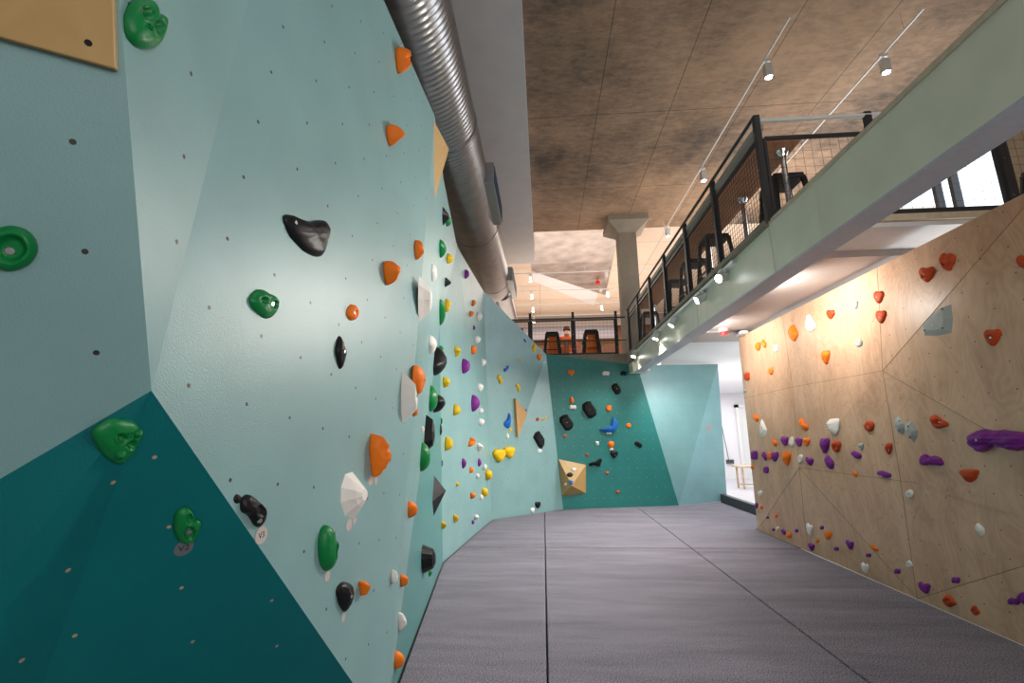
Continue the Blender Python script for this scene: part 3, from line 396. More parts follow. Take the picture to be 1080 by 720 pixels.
 ('far', [0.647, 10.169, 2.583], [0.182, -0.983, 0.012], [0.0555, 0.003], [-0.0001, 0.0737], 0.032, 'orange', 'eggup', 'S2', 5.69, 12, 3, 'orange hold directly above the white puff on the back wall'),
 ('far', [1.028, 10.237, 2.363], [0.182, -0.983, 0.012], [0.1879, 0.0103], [-0.0007, 0.208], 0.0593, 'black', 'block', 'FL', 0.78, 10, 3, 'middle of the three tilted black blocks on the back wall'),
 ('far', [0.661, 10.17, 2.416], [0.182, -0.983, 0.012], [0.083, 0.0023], [-0.0002, 0.0543], 0.0336, 'white', 'long', 'S', 2.15, 18, 5, 'white puff hold left of the middle black block'),
 ('far', [1.465, 10.319, 2.393], [0.182, -0.983, 0.012], [0.0652, 0.0043], [-0.0002, 0.0726], 0.0413, 'orange', 'box', 'K9', 3.52, 12, 3, 'squarish orange hold above the large blue crescent'),
 ('far', [0.509, 10.137, 2.088], [0.182, -0.983, 0.012], [0.1784, 0.0074], [-0.0012, 0.1929], 0.0557, 'black', 'block', 'FL', 4.89, 10, 3, 'lowest of the three tilted black blocks, by the left corner'),
 ('far', [1.435, 10.309, 2.035], [0.202, -0.979, -0.0], [0.2106, 0.0092], [-0.0014, 0.1656], 0.0654, 'blue', 'cres', 'K16', 6.26, 28, 8, 'large blue crescent hold on the back wall'),
 ('far', [1.892, 10.404, 2.017], [0.202, -0.979, -0.0], [0.0667, 0.0034], [-0.0005, 0.0523], 0.0354, 'orange', 'ell', 'K9', 1.35, 12, 3, 'orange hold right of the large blue crescent'),
 ('far', [1.441, 10.311, 1.855], [0.202, -0.979, -0.0], [0.0588, 0.0019], [-0.0005, 0.0334], 0.0222, 'white', 'long', 'S', 2.72, 12, 3, 'white chip just under the large blue crescent'),
 ('far', [0.466, 10.126, 1.795], [0.182, -0.983, 0.012], [0.0456, 0.0015], [-0.0005, 0.0396], 0.0212, 'rust', 'wedge', 'S', 4.09, 12, 3, 'rust foothold under the lowest black block'),
 ('far', [1.17, 10.255, 1.636], [0.202, -0.979, -0.0], [0.0424, 0.0026], [-0.0005, 0.0511], 0.0233, 'white', 'trin', 'S', 5.46, 12, 3, 'small white chip below the middle black block'),
 ('far', [1.474, 10.317, 1.602], [0.202, -0.979, -0.0], [0.0755, 0.0046], [-0.0009, 0.0806], 0.039, 'orange', 'egg', 'S2', 0.55, 18, 5, 'bright orange hold below the blue crescent'),
 ('far', [1.474, 10.317, 1.51], [0.202, -0.979, -0.0], [0.0482, 0.0019], [-0.0007, 0.0332], 0.02, 'white', 'long', 'S', 1.92, 12, 3, 'white chip touching the bottom of the bright orange hold'),
 ('far', [2.084, 10.443, 1.605], [0.202, -0.979, -0.0], [0.089, 0.0049], [-0.0011, 0.0702], 0.0395, 'black', 'slant', 'S2', 3.29, 18, 5, 'small black curled hold farthest right on the dark back wall'),
 ('far', [1.53, 10.329, 1.4], [0.202, -0.979, -0.0], [0.0908, 0.0047], [-0.0014, 0.0801], 0.0512, 'black', 'mushy', 'K9', 4.66, 18, 5, 'black round hold below the bright orange one on the back wall'),
 ('far', [0.935, 10.208, 1.39], [0.182, -0.983, 0.012], [0.0456, 0.0019], [-0.0007, 0.0396], 0.0212, 'rust', 'wedge', 'S', 6.03, 12, 3, 'rust foothold above the black duck-shaped hold'),
 ('far', [1.106, 10.242, 1.237], [0.202, -0.979, -0.0], [0.1545, 0.0044], [-0.0027, 0.0894], 0.0588, 'black', 'duck', 'S2', 1.12, 18, 5, 'black duck-shaped hold right of the plywood pyramid'),
 ('far', [1.351, 10.292, 1.006], [0.202, -0.979, -0.0], [0.0463, 0.0021], [-0.0009, 0.0386], 0.0212, 'rust', 'wedge', 'S', 2.49, 12, 3, 'rust foothold right of and below the black duck-shaped hold'),
 ('far', [1.563, 10.336, 0.61], [0.202, -0.979, -0.0], [0.0509, 0.0023], [-0.0013, 0.0381], 0.022, 'rust', 'wedge', 'S', 3.86, 12, 3, 'rust foothold closest to the floor on the back wall'),
 ('vol', [0.619, 10.05, 1.105], [0.279, -0.819, 0.502], [0.0584, 0.0104], [-0.0018, 0.0427], 0.0251, 'white', 'trin', 'S', 5.23, 12, 3, 'white chip screwed on the plywood pyramid, topmost there'),
 ('vol', [0.536, 9.961, 1.006], [0.279, -0.819, 0.502], [0.0731, 0.0121], [-0.0025, 0.0512], 0.0307, 'black', 'ell', 'S', 0.32, 12, 3, 'black oval hold screwed on the plywood pyramid'),
 ('vol', [0.55, 9.877, 0.862], [0.279, -0.819, 0.502], [0.0467, 0.0123], [-0.0018, 0.0514], 0.0246, 'blue', 'trin', 'S', 1.69, 12, 3, 'blue chip screwed on the plywood pyramid'),
 ('vol', [0.443, 9.978, 0.815], [-0.755, -0.652, -0.066], [0.0407, 0.0034], [0.003, 0.0287], 0.017, 'white', 'ell', 'S', 3.06, 12, 3, 'white dot hold on the dark side of the plywood pyramid'),
 ('right', [3.367, 3.986, 3.141], [-0.993, 0.0, 0.114], [0.0755, 0.0063], [-0.0277, 0.0684], 0.0438, 'red', 'heart', 'K17', 4.43, 28, 8, 'left of the two high red-orange lobed holds on the plywood wall'),
 ('right', [3.37, 3.776, 3.172], [-0.993, 0.0, 0.114], [0.066, 0.0073], [-0.0262, 0.0746], 0.0429, 'red', 'mushy', 'K17', 5.8, 28, 8, 'right of the two high red-orange lobed holds on the plywood wall'),
 ('right', [3.379, 3.227, 2.956], [-0.998, -0.068, 0.012], [0.0495, 0.0095], [-0.0197, 0.0457], 0.0247, 'red', 'mushy', 'S2', 0.89, 28, 8, 'red-orange hold high at the right picture edge'),
 ('right', [3.327, 3.956, 2.735], [-0.998, -0.068, 0.012], [0.1538, 0.0295], [-0.0402, 0.1425], 0.038, 'grey', 'tri', 'F2', 2.26, 8, 3, 'large pale grey triangular hold on the plywood wall'),
 ('right', [3.353, 3.537, 2.484], [-0.998, -0.068, 0.012], [0.0593, 0.013], [-0.0129, 0.0627], 0.0312, 'red', 'shield', 'K18', 3.63, 28, 8, 'red-orange bolted hold right of the pale grey triangle'),
 ('right', [3.364, 4.571, 3.117], [-0.993, 0.0, 0.114], [0.0678, 0.0049], [-0.0212, 0.0649], 0.0336, 'red', 'shield', 'K18', 5.0, 18, 5, 'upper of two stacked dark red bolted holds under the beam light'),
 ('right', [3.341, 4.556, 2.913], [-0.993, 0.0, 0.114], [0.0681, 0.0051], [-0.0181, 0.0668], 0.0341, 'red', 'shield', 'K18', 0.09, 18, 5, 'lower of two stacked dark red bolted holds under the beam light'),
 ('right', [3.367, 4.923, 3.14], [-0.993, 0.0, 0.114], [0.045, 0.0031], [-0.0132, 0.0463], 0.0276, 'grey', 'wedge', 'K9', 1.46, 18, 5, 'small grey hold left of the stacked dark red pair'),
 ('right', [3.368, 5.345, 3.149], [-0.993, 0.0, 0.114], [0.0753, 0.0031], [-0.0204, 0.0562], 0.0328, 'red', 'shield', 'K18', 2.83, 18, 5, 'dark red bolted hold right of a white grooved one'),
 ('right', [3.368, 5.745, 3.147], [-0.993, 0.0, 0.114], [0.1028, 0.005], [-0.0258, 0.1122], 0.054, 'white', 'shard', 'K0', 4.2, 28, 8, 'white grooved hold high on the plywood wall'),
 ('right', [3.379, 6.178, 3.121], [-0.998, 0.05, 0.026], [0.1114, 0.025], [-0.0252, 0.111], 0.057, 'amber', 'leaf', 'K0', 5.57, 28, 8, 'large yellow-orange leaf hold high on the plywood wall'),
 ('right', [3.391, 7.228, 3.136], [-1.0, 0.0, 0.03], [0.0791, 0.0129], [-0.0155, 0.0656], 0.0367, 'orange', 'egg', 'S2', 0.66, 18, 5, 'left of two orange holds close together near the far top corner'),
 ('right', [3.392, 7.042, 3.146], [-1.0, 0.0, 0.03], [0.0748, 0.0122], [-0.0152, 0.0621], 0.0347, 'orange', 'slant', 'S2', 2.03, 18, 5, 'right of two orange holds close together near the far top corner'),
 ('right', [3.388, 6.703, 3.012], [-1.0, 0.0, 0.03], [0.0529, 0.0103], [-0.0102, 0.0525], 0.0268, 'white', 'box', 'S2', 3.4, 18, 5, 'small white hold in the bright light patch on the plywood wall'),
 ('right', [3.319, 4.896, 2.722], [-0.993, 0.0, 0.114], [0.0558, 0.0031], [-0.0115, 0.0455], 0.0304, 'grey', 'ell', 'K9', 4.77, 18, 5, 'round grey hold below the stacked dark red pair'),
 ('right', [3.332, 5.485, 2.673], [-0.998, 0.05, 0.026], [0.0688, 0.018], [-0.0118, 0.0808], 0.0494, 'orange', 'shield', 'K10', 6.14, 18, 5, 'orange scooped hold below the beam light patch'),
 ('right', [3.396, 7.734, 2.735], [-1.0, 0.019, 0.001], [0.0921, 0.0178], [-0.0119, 0.0645], 0.0392, 'red', 'box', 'S2', 1.23, 18, 5, 'red-orange hold at the far vertical edge of the plywood wall'),
 ('right', [3.38, 6.901, 2.71], [-1.0, 0.019, 0.001], [0.0664, 0.0163], [-0.0094, 0.0609], 0.0324, 'orange', 'ell', 'S2', 2.6, 18, 5, 'orange round hold below the bright light patch'),
 ('right', [3.399, 7.889, 2.512], [-1.0, 0.019, 0.001], [0.0554, 0.0085], [-0.0054, 0.0309], 0.021, 'grey', 'ell', 'S', 3.97, 12, 3, 'tiny grey hold on the far vertical edge of the plywood wall'),
 ('right', [3.382, 7.561, 2.054], [-0.999, 0.044, 0.001], [0.0886, 0.0188], [-0.0034, 0.0648], 0.0381, 'orange', 'slant', 'S2', 5.34, 18, 5, 'orange hold touching the tip of the white leaf hold'),
 ('right', [3.373, 7.36, 1.889], [-0.999, 0.044, 0.001], [0.1399, 0.0427], [-0.0023, 0.149], 0.0362, 'white', 'shard', 'F1', 0.43, 10, 4, 'white leaf hold near the doorway side of the plywood wall'),
 ('right', [3.34, 6.161, 1.915], [-0.998, 0.05, 0.039], [0.1098, 0.0151], [-0.0027, 0.077], 0.0461, 'orange', 'worm', 'S2', 1.8, 18, 5, 'orange curved hold left of the white wedge with holes'),
 ('right', [3.305, 5.504, 1.871], [-0.998, 0.05, 0.039], [0.1113, 0.0183], [-0.0021, 0.0929], 0.0509, 'white', 'wedge', 'K19', 3.17, 28, 8, 'white wedge hold with a row of holes on the plywood wall'),
 ('right', [3.312, 4.936, 1.869], [-0.998, -0.011, -0.069], [0.0691, 0.0195], [-0.0015, 0.0572], 0.0316, 'red', 'ell', 'K18', 4.54, 18, 5, 'round red-orange hold right of the white wedge with holes'),
 ('right', [3.358, 7.024, 1.673], [-0.999, 0.044, 0.001], [0.0814, 0.0151], [0.0011, 0.0533], 0.0329, 'orange', 'slant', 'S2', 5.91, 18, 5, 'small orange hold left of the upper purple row'),
 ('right', [3.349, 6.71, 1.7], [-0.999, 0.019, 0.039], [0.0887, 0.0124], [0.0009, 0.0669], 0.0385, 'purple', 'trin', 'S2', 1.0, 18, 5, 'leftmost purple hold of the upper row'),
 ('right', [3.345, 6.509, 1.698], [-0.999, 0.019, 0.039], [0.0524, 0.0128], [0.0006, 0.0688], 0.036, 'white', 'eggup', 'K9', 2.37, 18, 5, 'white hold between two purple ones in the upper row'),
 ('right', [3.34, 6.341, 1.689], [-0.998, 0.05, 0.039], [0.0852, 0.0114], [0.0011, 0.0583], 0.0352, 'purple', 'trin', 'S2', 3.74, 18, 5, 'purple hold between white and orange in the upper row'),
 ('right', [3.33, 6.136, 1.695], [-0.998, 0.05, 0.039], [0.0755, 0.0104], [0.0009, 0.0528], 0.0379, 'orange', 'mushy', 'K9', 5.11, 18, 5, 'orange hold ending the upper row of four'),
 ('right', [3.317, 5.734, 1.662], [-0.998, -0.011, -0.069], [0.0829, 0.0334], [0.0016, 0.0927], 0.0437, 'purple', 'heart', 'K20', 0.2, 28, 8, 'purple hold with an ear, touching a two-hole orange hold'),
 ('right', [3.32, 5.529, 1.652], [-0.998, -0.011, -0.069], [0.0781, 0.0233], [0.0017, 0.0657], 0.0428, 'red', 'mushy', 'K9', 1.57, 18, 5, 'two-hole orange hold right of the eared purple hold'),
 ('right', [3.324, 5.13, 1.658], [-0.998, -0.011, -0.069], [0.0343, 0.0132], [0.0007, 0.0385], 0.0217, 'grey', 'wedge', 'K9', 2.94, 18, 5, 'tiny pale hold above a purple oval one'),
 ('right', [3.329, 5.235, 1.573], [-0.998, -0.011, -0.069], [0.0802, 0.0154], [0.0031, 0.0445], 0.0297, 'purple', 'slant', 'S2', 4.31, 18, 5, 'purple oval hold below a tiny pale one'),
 ('right', [3.329, 4.744, 1.649], [-0.998, -0.011, -0.069], [0.042, 0.0195], [0.0011, 0.0585], 0.0296, 'red', 'egg', 'K9', 5.68, 18, 5, 'red-orange hold left of the two pale bolted shards'),
 ('right', [3.391, 7.785, 1.466], [-0.999, 0.044, 0.001], [0.1157, 0.0218], [0.0046, 0.075], 0.0463, 'purple', 'box', 'S2', 0.77, 18, 5, 'purple hold by the doorway edge, lower row leftmost'),
 ('right', [3.375, 7.407, 1.469], [-0.999, 0.044, 0.001], [0.0819, 0.0199], [0.0034, 0.0695], 0.0375, 'purple', 'slant', 'S2', 2.14, 18, 5, 'purple hold left of a small orange one in the lower row'),
 ('right', [3.367, 7.238, 1.484], [-0.999, 0.044, 0.001], [0.0791, 0.0146], [0.0032, 0.0515], 0.0317, 'orange', 'box', 'S2', 3.51, 12, 3, 'small orange hold squeezed between two purple ones'),
 ('right', [3.359, 7.056, 1.474], [-0.999, 0.044, 0.001], [0.1069, 0.0208], [0.0046, 0.0739], 0.0442, 'purple', 'heart', 'S2', 4.88, 18, 5, 'purple heart-like hold right of the squeezed orange one'),
 ('right', [3.343, 6.683, 1.471], [-0.999, 0.044, 0.001], [0.0936, 0.0273], [0.0043, 0.0982], 0.0619, 'orange', 'mushy', 'K10', 6.25, 18, 5, 'large orange bulging hold in the lower row'),
 ('right', [3.331, 6.332, 1.476], [-0.998, 0.05, 0.039], [0.0519, 0.0119], [0.0025, 0.0609], 0.0336, 'white', 'egg', 'K9', 1.34, 18, 5, 'small white hold left of a purple hold under the rows'),
 ('right', [3.327, 6.126, 1.46], [-0.998, -0.011, -0.069], [0.0835, 0.0205], [0.0043, 0.0557], 0.0338, 'purple', 'arrow', 'S2', 2.71, 18, 5, 'purple hold right of a small white one, end of the lower row'),
 ('right', [3.331, 5.728, 1.468], [-0.998, -0.011, -0.069], [0.0839, 0.029], [0.0045, 0.0812], 0.0409, 'purple', 'slant', 'K0', 4.08, 18, 5, 'purple tilted hold below the eared purple one'),
 ('right', [3.398, 7.935, 1.273], [-0.999, 0.044, 0.001], [0.0633, 0.0111], [0.0041, 0.0381], 0.0243, 'orange', 'ell', 'S', 5.45, 12, 3, 'tiny orange hold beside the white table behind the wall edge'),
 ('right', [3.375, 7.42, 1.267], [-0.999, 0.044, 0.001], [0.0878, 0.0152], [0.0061, 0.0532], 0.0339, 'purple', 'box', 'S2', 0.54, 12, 3, 'lone purple hold under the lower row'),
 ('right', [3.342, 5.325, 1.369], [-0.998, -0.011, -0.069], [0.0361, 0.0134], [0.0028, 0.0388], 0.0184, 'orange', 'slant', 'S', 1.91, 12, 3, 'tiny orange hold on the lower plywood seam'),
 ('right', [3.345, 4.893, 1.4], [-0.998, -0.011, -0.069], [0.0947, 0.0122], [0.0074, 0.0365], 0.029, 'purple', 'slant', 'S2', 3.28, 28, 8, 'flat purple hold at the lower plywood seam'),
 ('right', [3.317, 4.547, 1.862], [-0.997, -0.014, -0.069], [0.0639, 0.03], [-0.0014, 0.0911], 0.0306, 'grey', 'slant', 'K21', 4.65, 9, 4, 'left of the two pale bolted shards on the plywood wall'),
 ('right', [3.322, 4.425, 1.809], [-0.997, -0.014, -0.069], [0.0766, 0.0325], [-0.0008, 0.0999], 0.0351, 'grey', 'hex', 'K21', 6.02, 9, 4, 'right of the two pale bolted shards on the plywood wall'),
 ('right', [3.321, 4.107, 1.886], [-0.997, -0.014, -0.069], [0.0847, 0.019], [-0.0026, 0.06], 0.043, 'red', 'comet', 'K9', 1.11, 28, 8, 'red-orange elongated hold right of the pale bolted shards'),
 ('right', [3.338, 3.642, 1.736], [-0.997, -0.014, -0.069], [0.2229, 0.0258], [0.0019, 0.0851], 0.0757, 'purple', 'caterpillar', 'K22', 2.48, 48, 14, 'huge purple caterpillar-shaped hold at the right picture edge'),
 ('right', [3.341, 4.286, 1.569], [-0.997, -0.014, -0.069], [0.118, 0.0166], [0.0057, 0.0521], 0.0467, 'purple', 'duo', 'K23', 3.85, 28, 8, 'purple double hold lower left of the huge purple one'),
 ('right', [3.353, 3.975, 1.46], [-0.997, -0.014, -0.069], [0.0837, 0.0156], [0.0068, 0.0504], 0.0321, 'red', 'wedge', 'S2', 5.22, 28, 8, 'red-orange wedge hold below the huge purple one'),
 ('right', [3.389, 7.746, 0.874], [-0.999, 0.044, 0.001], [0.0698, 0.0168], [0.0083, 0.0583], 0.0314, 'white', 'egg', 'S2', 0.31, 18, 5, 'small white hold low by the doorway edge'),
 ('right', [3.398, 7.953, 0.675], [-0.999, 0.044, 0.001], [0.0579, 0.0155], [0.0082, 0.0535], 0.0273, 'purple', 'ell', 'S', 1.68, 12, 3, 'tiny purple foothold on the far edge above the mats'),
 ('right', [3.39, 7.769, 0.679], [-0.999, 0.044, 0.001], [0.052, 0.0105], [0.0075, 0.0365], 0.0213, 'orange', 'ell', 'S', 3.05, 12, 3, 'tiny orange foothold next to the far-edge purple one'),
 ('right', [3.378, 7.291, 0.63], [-0.998, -0.0, -0.066], [0.051, 0.0138], [0.0082, 0.0352], 0.0205, 'orange', 'ell', 'S', 4.42, 12, 3, 'tiny orange foothold up and right of a purple chip'),
 ('right', [3.383, 7.583, 0.554], [-0.998, -0.0, -0.066], [0.0405, 0.0097], [0.0067, 0.0243], 0.0152, 'purple', 'long', 'S', 5.79, 12, 3, 'tiny purple chip below left of an orange foothold'),
 ('right', [3.393, 7.462, 0.404], [-0.998, -0.0, -0.066], [0.0433, 0.0109], [0.0082, 0.0275], 0.0166, 'purple', 'long', 'S', 0.88, 12, 3, 'lowest tiny purple chip left of a white foothold'),
 ('right', [3.391, 7.323, 0.438], [-0.998, -0.0, -0.066], [0.0505, 0.0152], [0.0095, 0.0387], 0.0213, 'white', 'egg', 'S', 2.25, 12, 3, 'tiny white foothold between two purple ones near the mats'),
 ('right', [3.391, 7.157, 0.431], [-0.998, -0.0, -0.066], [0.0653, 0.0176], [0.0126, 0.0455], 0.0262, 'purple', 'slant', 'S', 3.62, 12, 3, 'purple foothold touching an orange egg near the mats'),
 ('right', [3.392, 7.008, 0.419], [-0.998, -0.0, -0.066], [0.078, 0.0181], [0.0155, 0.0471], 0.0291, 'orange', 'ell', 'S2', 4.99, 12, 3, 'orange egg foothold near the mats'),
 ('right', [3.386, 6.784, 0.516], [-0.998, -0.0, -0.066], [0.0425, 0.011], [0.0081, 0.0289], 0.0169, 'purple', 'long', 'S', 0.08, 12, 3, 'tiny purple chip right of the orange egg foothold'),
 ('right', [3.38, 6.429, 0.6], [-0.998, 0.0, -0.066], [0.0676, 0.032], [0.0127, 0.0864], 0.0368, 'white', 'arrow', 'S2', 1.45, 18, 5, 'large white fluted foothold low on the plywood wall'),
 ('right', [3.376, 6.156, 0.671], [-0.998, 0.0, -0.066], [0.0405, 0.0105], [0.0075, 0.0288], 0.0165, 'purple', 'long', 'S', 2.82, 12, 3, 'tiny purple chip above a big orange foothold'),
 ('right', [3.38, 6.049, 0.601], [-0.998, 0.0, -0.066], [0.0783, 0.0196], [0.0157, 0.0545], 0.0314, 'orange', 'mushy', 'S2', 4.19, 18, 5, 'big orange foothold right of the white fluted one'),
 ('right', [3.388, 6.316, 0.49], [-0.998, 0.0, -0.066], [0.0382, 0.011], [0.008, 0.0301], 0.0163, 'orange', 'ell', 'S', 5.56, 12, 3, 'tiny orange foothold above a purple pointed one'),
 ('right', [3.395, 6.479, 0.381], [-0.998, 0.0, -0.066], [0.0707, 0.0207], [0.0157, 0.0562], 0.0302, 'purple', 'arrow', 'S2', 0.65, 18, 5, 'purple pointed foothold under the white fluted one'),
 ('right', [3.388, 5.942, 0.481], [-0.998, 0.0, -0.066], [0.0509, 0.01], [0.0115, 0.0279], 0.0181, 'purple', 'long', 'S', 2.02, 12, 3, 'purple chip below the big orange foothold'),
 ('right', [3.381, 5.662, 0.583], [-0.998, 0.0, -0.066], [0.0676, 0.0195], [0.0147, 0.0557], 0.0295, 'purple', 'arrow', 'S2', 3.39, 18, 5, 'purple fist-like foothold in the middle of the foothold band'),
 ('right', [3.378, 5.259, 0.642], [-0.999, -0.011, -0.049], [0.0595, 0.0122], [0.0133, 0.0394], 0.0233, 'orange', 'worm', 'S2', 4.76, 18, 5, 'orange curved foothold above a purple chip'),
 ('right', [3.384, 5.383, 0.542], [-0.998, 0.0, -0.066], [0.0417, 0.0086], [0.0099, 0.0252], 0.0155, 'purple', 'long', 'S', 6.13, 12, 3, 'purple chip below the orange curved foothold'),
 ('right', [3.394, 5.483, 0.393], [-0.998, 0.0, -0.066], [0.055, 0.0214], [0.0144, 0.0623], 0.0279, 'white', 'arrow', 'S2', 1.22, 18, 5, 'white fluted foothold right above the mats'),
 ('right', [3.357, 4.623, 1.248], [-0.998, -0.026, -0.05], [0.0433, 0.0116], [0.0051, 0.0391], 0.0242, 'white', 'ell', 'K9', 2.59, 18, 5, 'small white bolted hold below the lower plywood seam'),
 ('right', [3.383, 4.01, 1.054], [-0.998, -0.026, -0.05], [0.0392, 0.0148], [0.0074, 0.0525], 0.0221, 'white', 'slant', 'S2', 3.96, 18, 5, 'white angular hold alone in the dim right part'),
 ('right', [3.385, 4.824, 0.599], [-0.999, -0.011, -0.049], [0.0425, 0.0107], [0.0108, 0.0357], 0.0225, 'white', 'eggup', 'K9', 5.33, 18, 5, 'white bolted foothold above a purple heart foothold'),
 ('right', [3.389, 5.004, 0.488], [-0.999, -0.011, -0.049], [0.0434, 0.0093], [0.0116, 0.0306], 0.0175, 'purple', 'long', 'S', 0.42, 12, 3, 'purple chip left of the purple heart foothold'),
 ('right', [3.397, 4.705, 0.431], [-0.998, -0.026, -0.05], [0.0683, 0.0164], [0.0204, 0.0559], 0.0295, 'purple', 'arrow', 'S2', 1.79, 18, 5, 'purple heart-shaped foothold low on the plywood wall'),
 ('right', [3.398, 4.351, 0.594], [-0.998, -0.026, -0.05], [0.0428, 0.0082], [0.0122, 0.0287], 0.0168, 'purple', 'long', 'S', 3.16, 18, 5, 'purple chip above two orange ovals'),
 ('right', [3.4, 4.46, 0.403], [-1.0, 0.0, 0.0], [0.0725, 0.0125], [0.0233, 0.0528], 0.0357, 'red', 'slab', 'K9', 4.53, 28, 8, 'larger of two orange bolted ovals near the mats'),
 ('right', [3.4, 4.22, 0.41], [-1.0, 0.0, 0.0], [0.0439, 0.0097], [0.0149, 0.041], 0.0244, 'red', 'slab', 'K9', 5.9, 18, 5, 'smaller of two orange bolted ovals near the mats'),
 ('right', [3.4, 3.877, 0.586], [-1.0, 0.0, 0.0], [0.05, 0.0066], [0.0162, 0.0281], 0.018, 'purple', 'long', 'S2', 0.99, 18, 5, 'flat purple foothold near the lower right edge'),
 ('right', [3.4, 3.791, 0.636], [-1.0, 0.0, 0.0], [0.0526, 0.0099], [0.0167, 0.0426], 0.0228, 'purple', 'slab', 'S2', 2.36, 28, 8, 'purple foothold cut off by the right picture edge'),
]
SEAMS = [
 ((3.400,7.962,2.392),(3.370,6.372,2.416)),
 ((3.370,6.372,2.416),(3.280,4.584,2.384)),
 ((3.400,6.447,3.430),(3.370,6.372,2.416)),
 ((3.370,6.372,2.416),(3.330,6.401,1.365)),
 ((3.330,6.401,1.365),(3.400,6.593,0.300)),
 ((3.330,6.401,1.365),(3.400,8.011,0.300)),
 ((3.330,6.401,1.365),(3.400,4.826,0.300)),
 ((3.280,4.584,2.384),(3.400,3.005,3.430)),
 ((3.280,4.584,2.384),(3.400,2.600,1.064)),
 ((3.330,6.401,1.365),(3.350,4.701,1.354)),
 ((3.350,4.701,1.354),(3.400,2.600,1.357)),
 ((3.400,4.578,3.430),(3.280,4.584,2.384)),
 ((3.350,4.701,1.354),(3.400,4.826,0.300)),
 ((3.400,4.826,0.300),(3.400,2.600,1.452)),
 ((3.280,4.584,2.384),(3.350,4.701,1.354)),
]
TAGS = [
 ('left', [-1.124, 1.444, 1.473], [0.718, -0.517, -0.467], 0.0254, 0.0279, 'grey', 'V2', 'dark oval V2 grade tag under the green two-hole hold'),
 ('left', [-1.004, 1.651, 1.468], [0.998, -0.07, 0.0], 0.0321, 0.0292, 'pale', 'V3', 'pale oval V3 grade tag under the black wedge hold with screws'),
 ('left', [-0.959, 2.301, 1.386], [0.998, -0.07, 0.0], 0.0309, 0.0279, 'pale', '', 'larger pale grade tag below the big white tooth hold'),
 ('left', [-0.955, 2.358, 1.396], [0.998, -0.07, 0.0], 0.0225, 0.0176, 'pale', '', 'smaller pale grade tag beside its larger twin below the white tooth hold'),
 ('left', [-0.944, 2.517, 1.575], [0.998, -0.07, 0.0], 0.0292, 0.0271, 'pale', '', 'left pale grade tag below the chalky large orange hold'),
 ('left', [-0.939, 2.585, 1.567], [0.998, -0.07, 0.0], 0.0246, 0.0202, 'pale', '', 'right pale grade tag below the chalky large orange hold'),
 ('left', [-0.971, 2.126, 1.203], [0.998, -0.07, 0.0], 0.0216, 0.0205, 'pale', '', 'pale grade tag below the tall green pocketed hold'),
 ('left', [-0.959, 2.301, 0.976], [0.998, -0.07, 0.0], 0.0178, 0.0192, 'pale', '', 'pale grade tag below the glossy black egg-shaped hold'),
 ('left', [-1.27, 5.793, 1.483], [0.995, -0.097, -0.008], 0.0377, 0.04, 'dark', '', 'thin dark tag on the wall above the black kite volume'),
 ('left', [-0.076, 9.767, 1.515], [0.669, -0.741, 0.053], 0.0528, 0.0337, 'white', '', 'white tag under the angular black slab hold'),
 ('far', [3.895, 11.17, 1.962], [0.489, -0.872, -0.0], 0.0616, 0.0493, 'pink', '', 'small pink square tag on the pale right facet of the back wall'),
]
PLY_SLAB = [(-0.945,0.772,2.875),(-0.977,0.855,2.649),(-1.139,0.746,2.642),(-1.218,0.693,2.638),(-1.190,0.648,2.775)]
PLY_SLAB_N = (0.5328,-0.7664,-0.3587)
FIN = [(-0.875,3.390,4.466),(-0.972,3.885,4.007),(-0.992,4.130,4.699),(-0.832,3.823,4.489)]
TRI_VOLUME = [(-0.534,9.180,2.552),(-0.311,9.515,2.273),(-0.502,9.293,1.787)]
TRI_VOLUME_N = (0.8111,-0.5826,-0.0526)

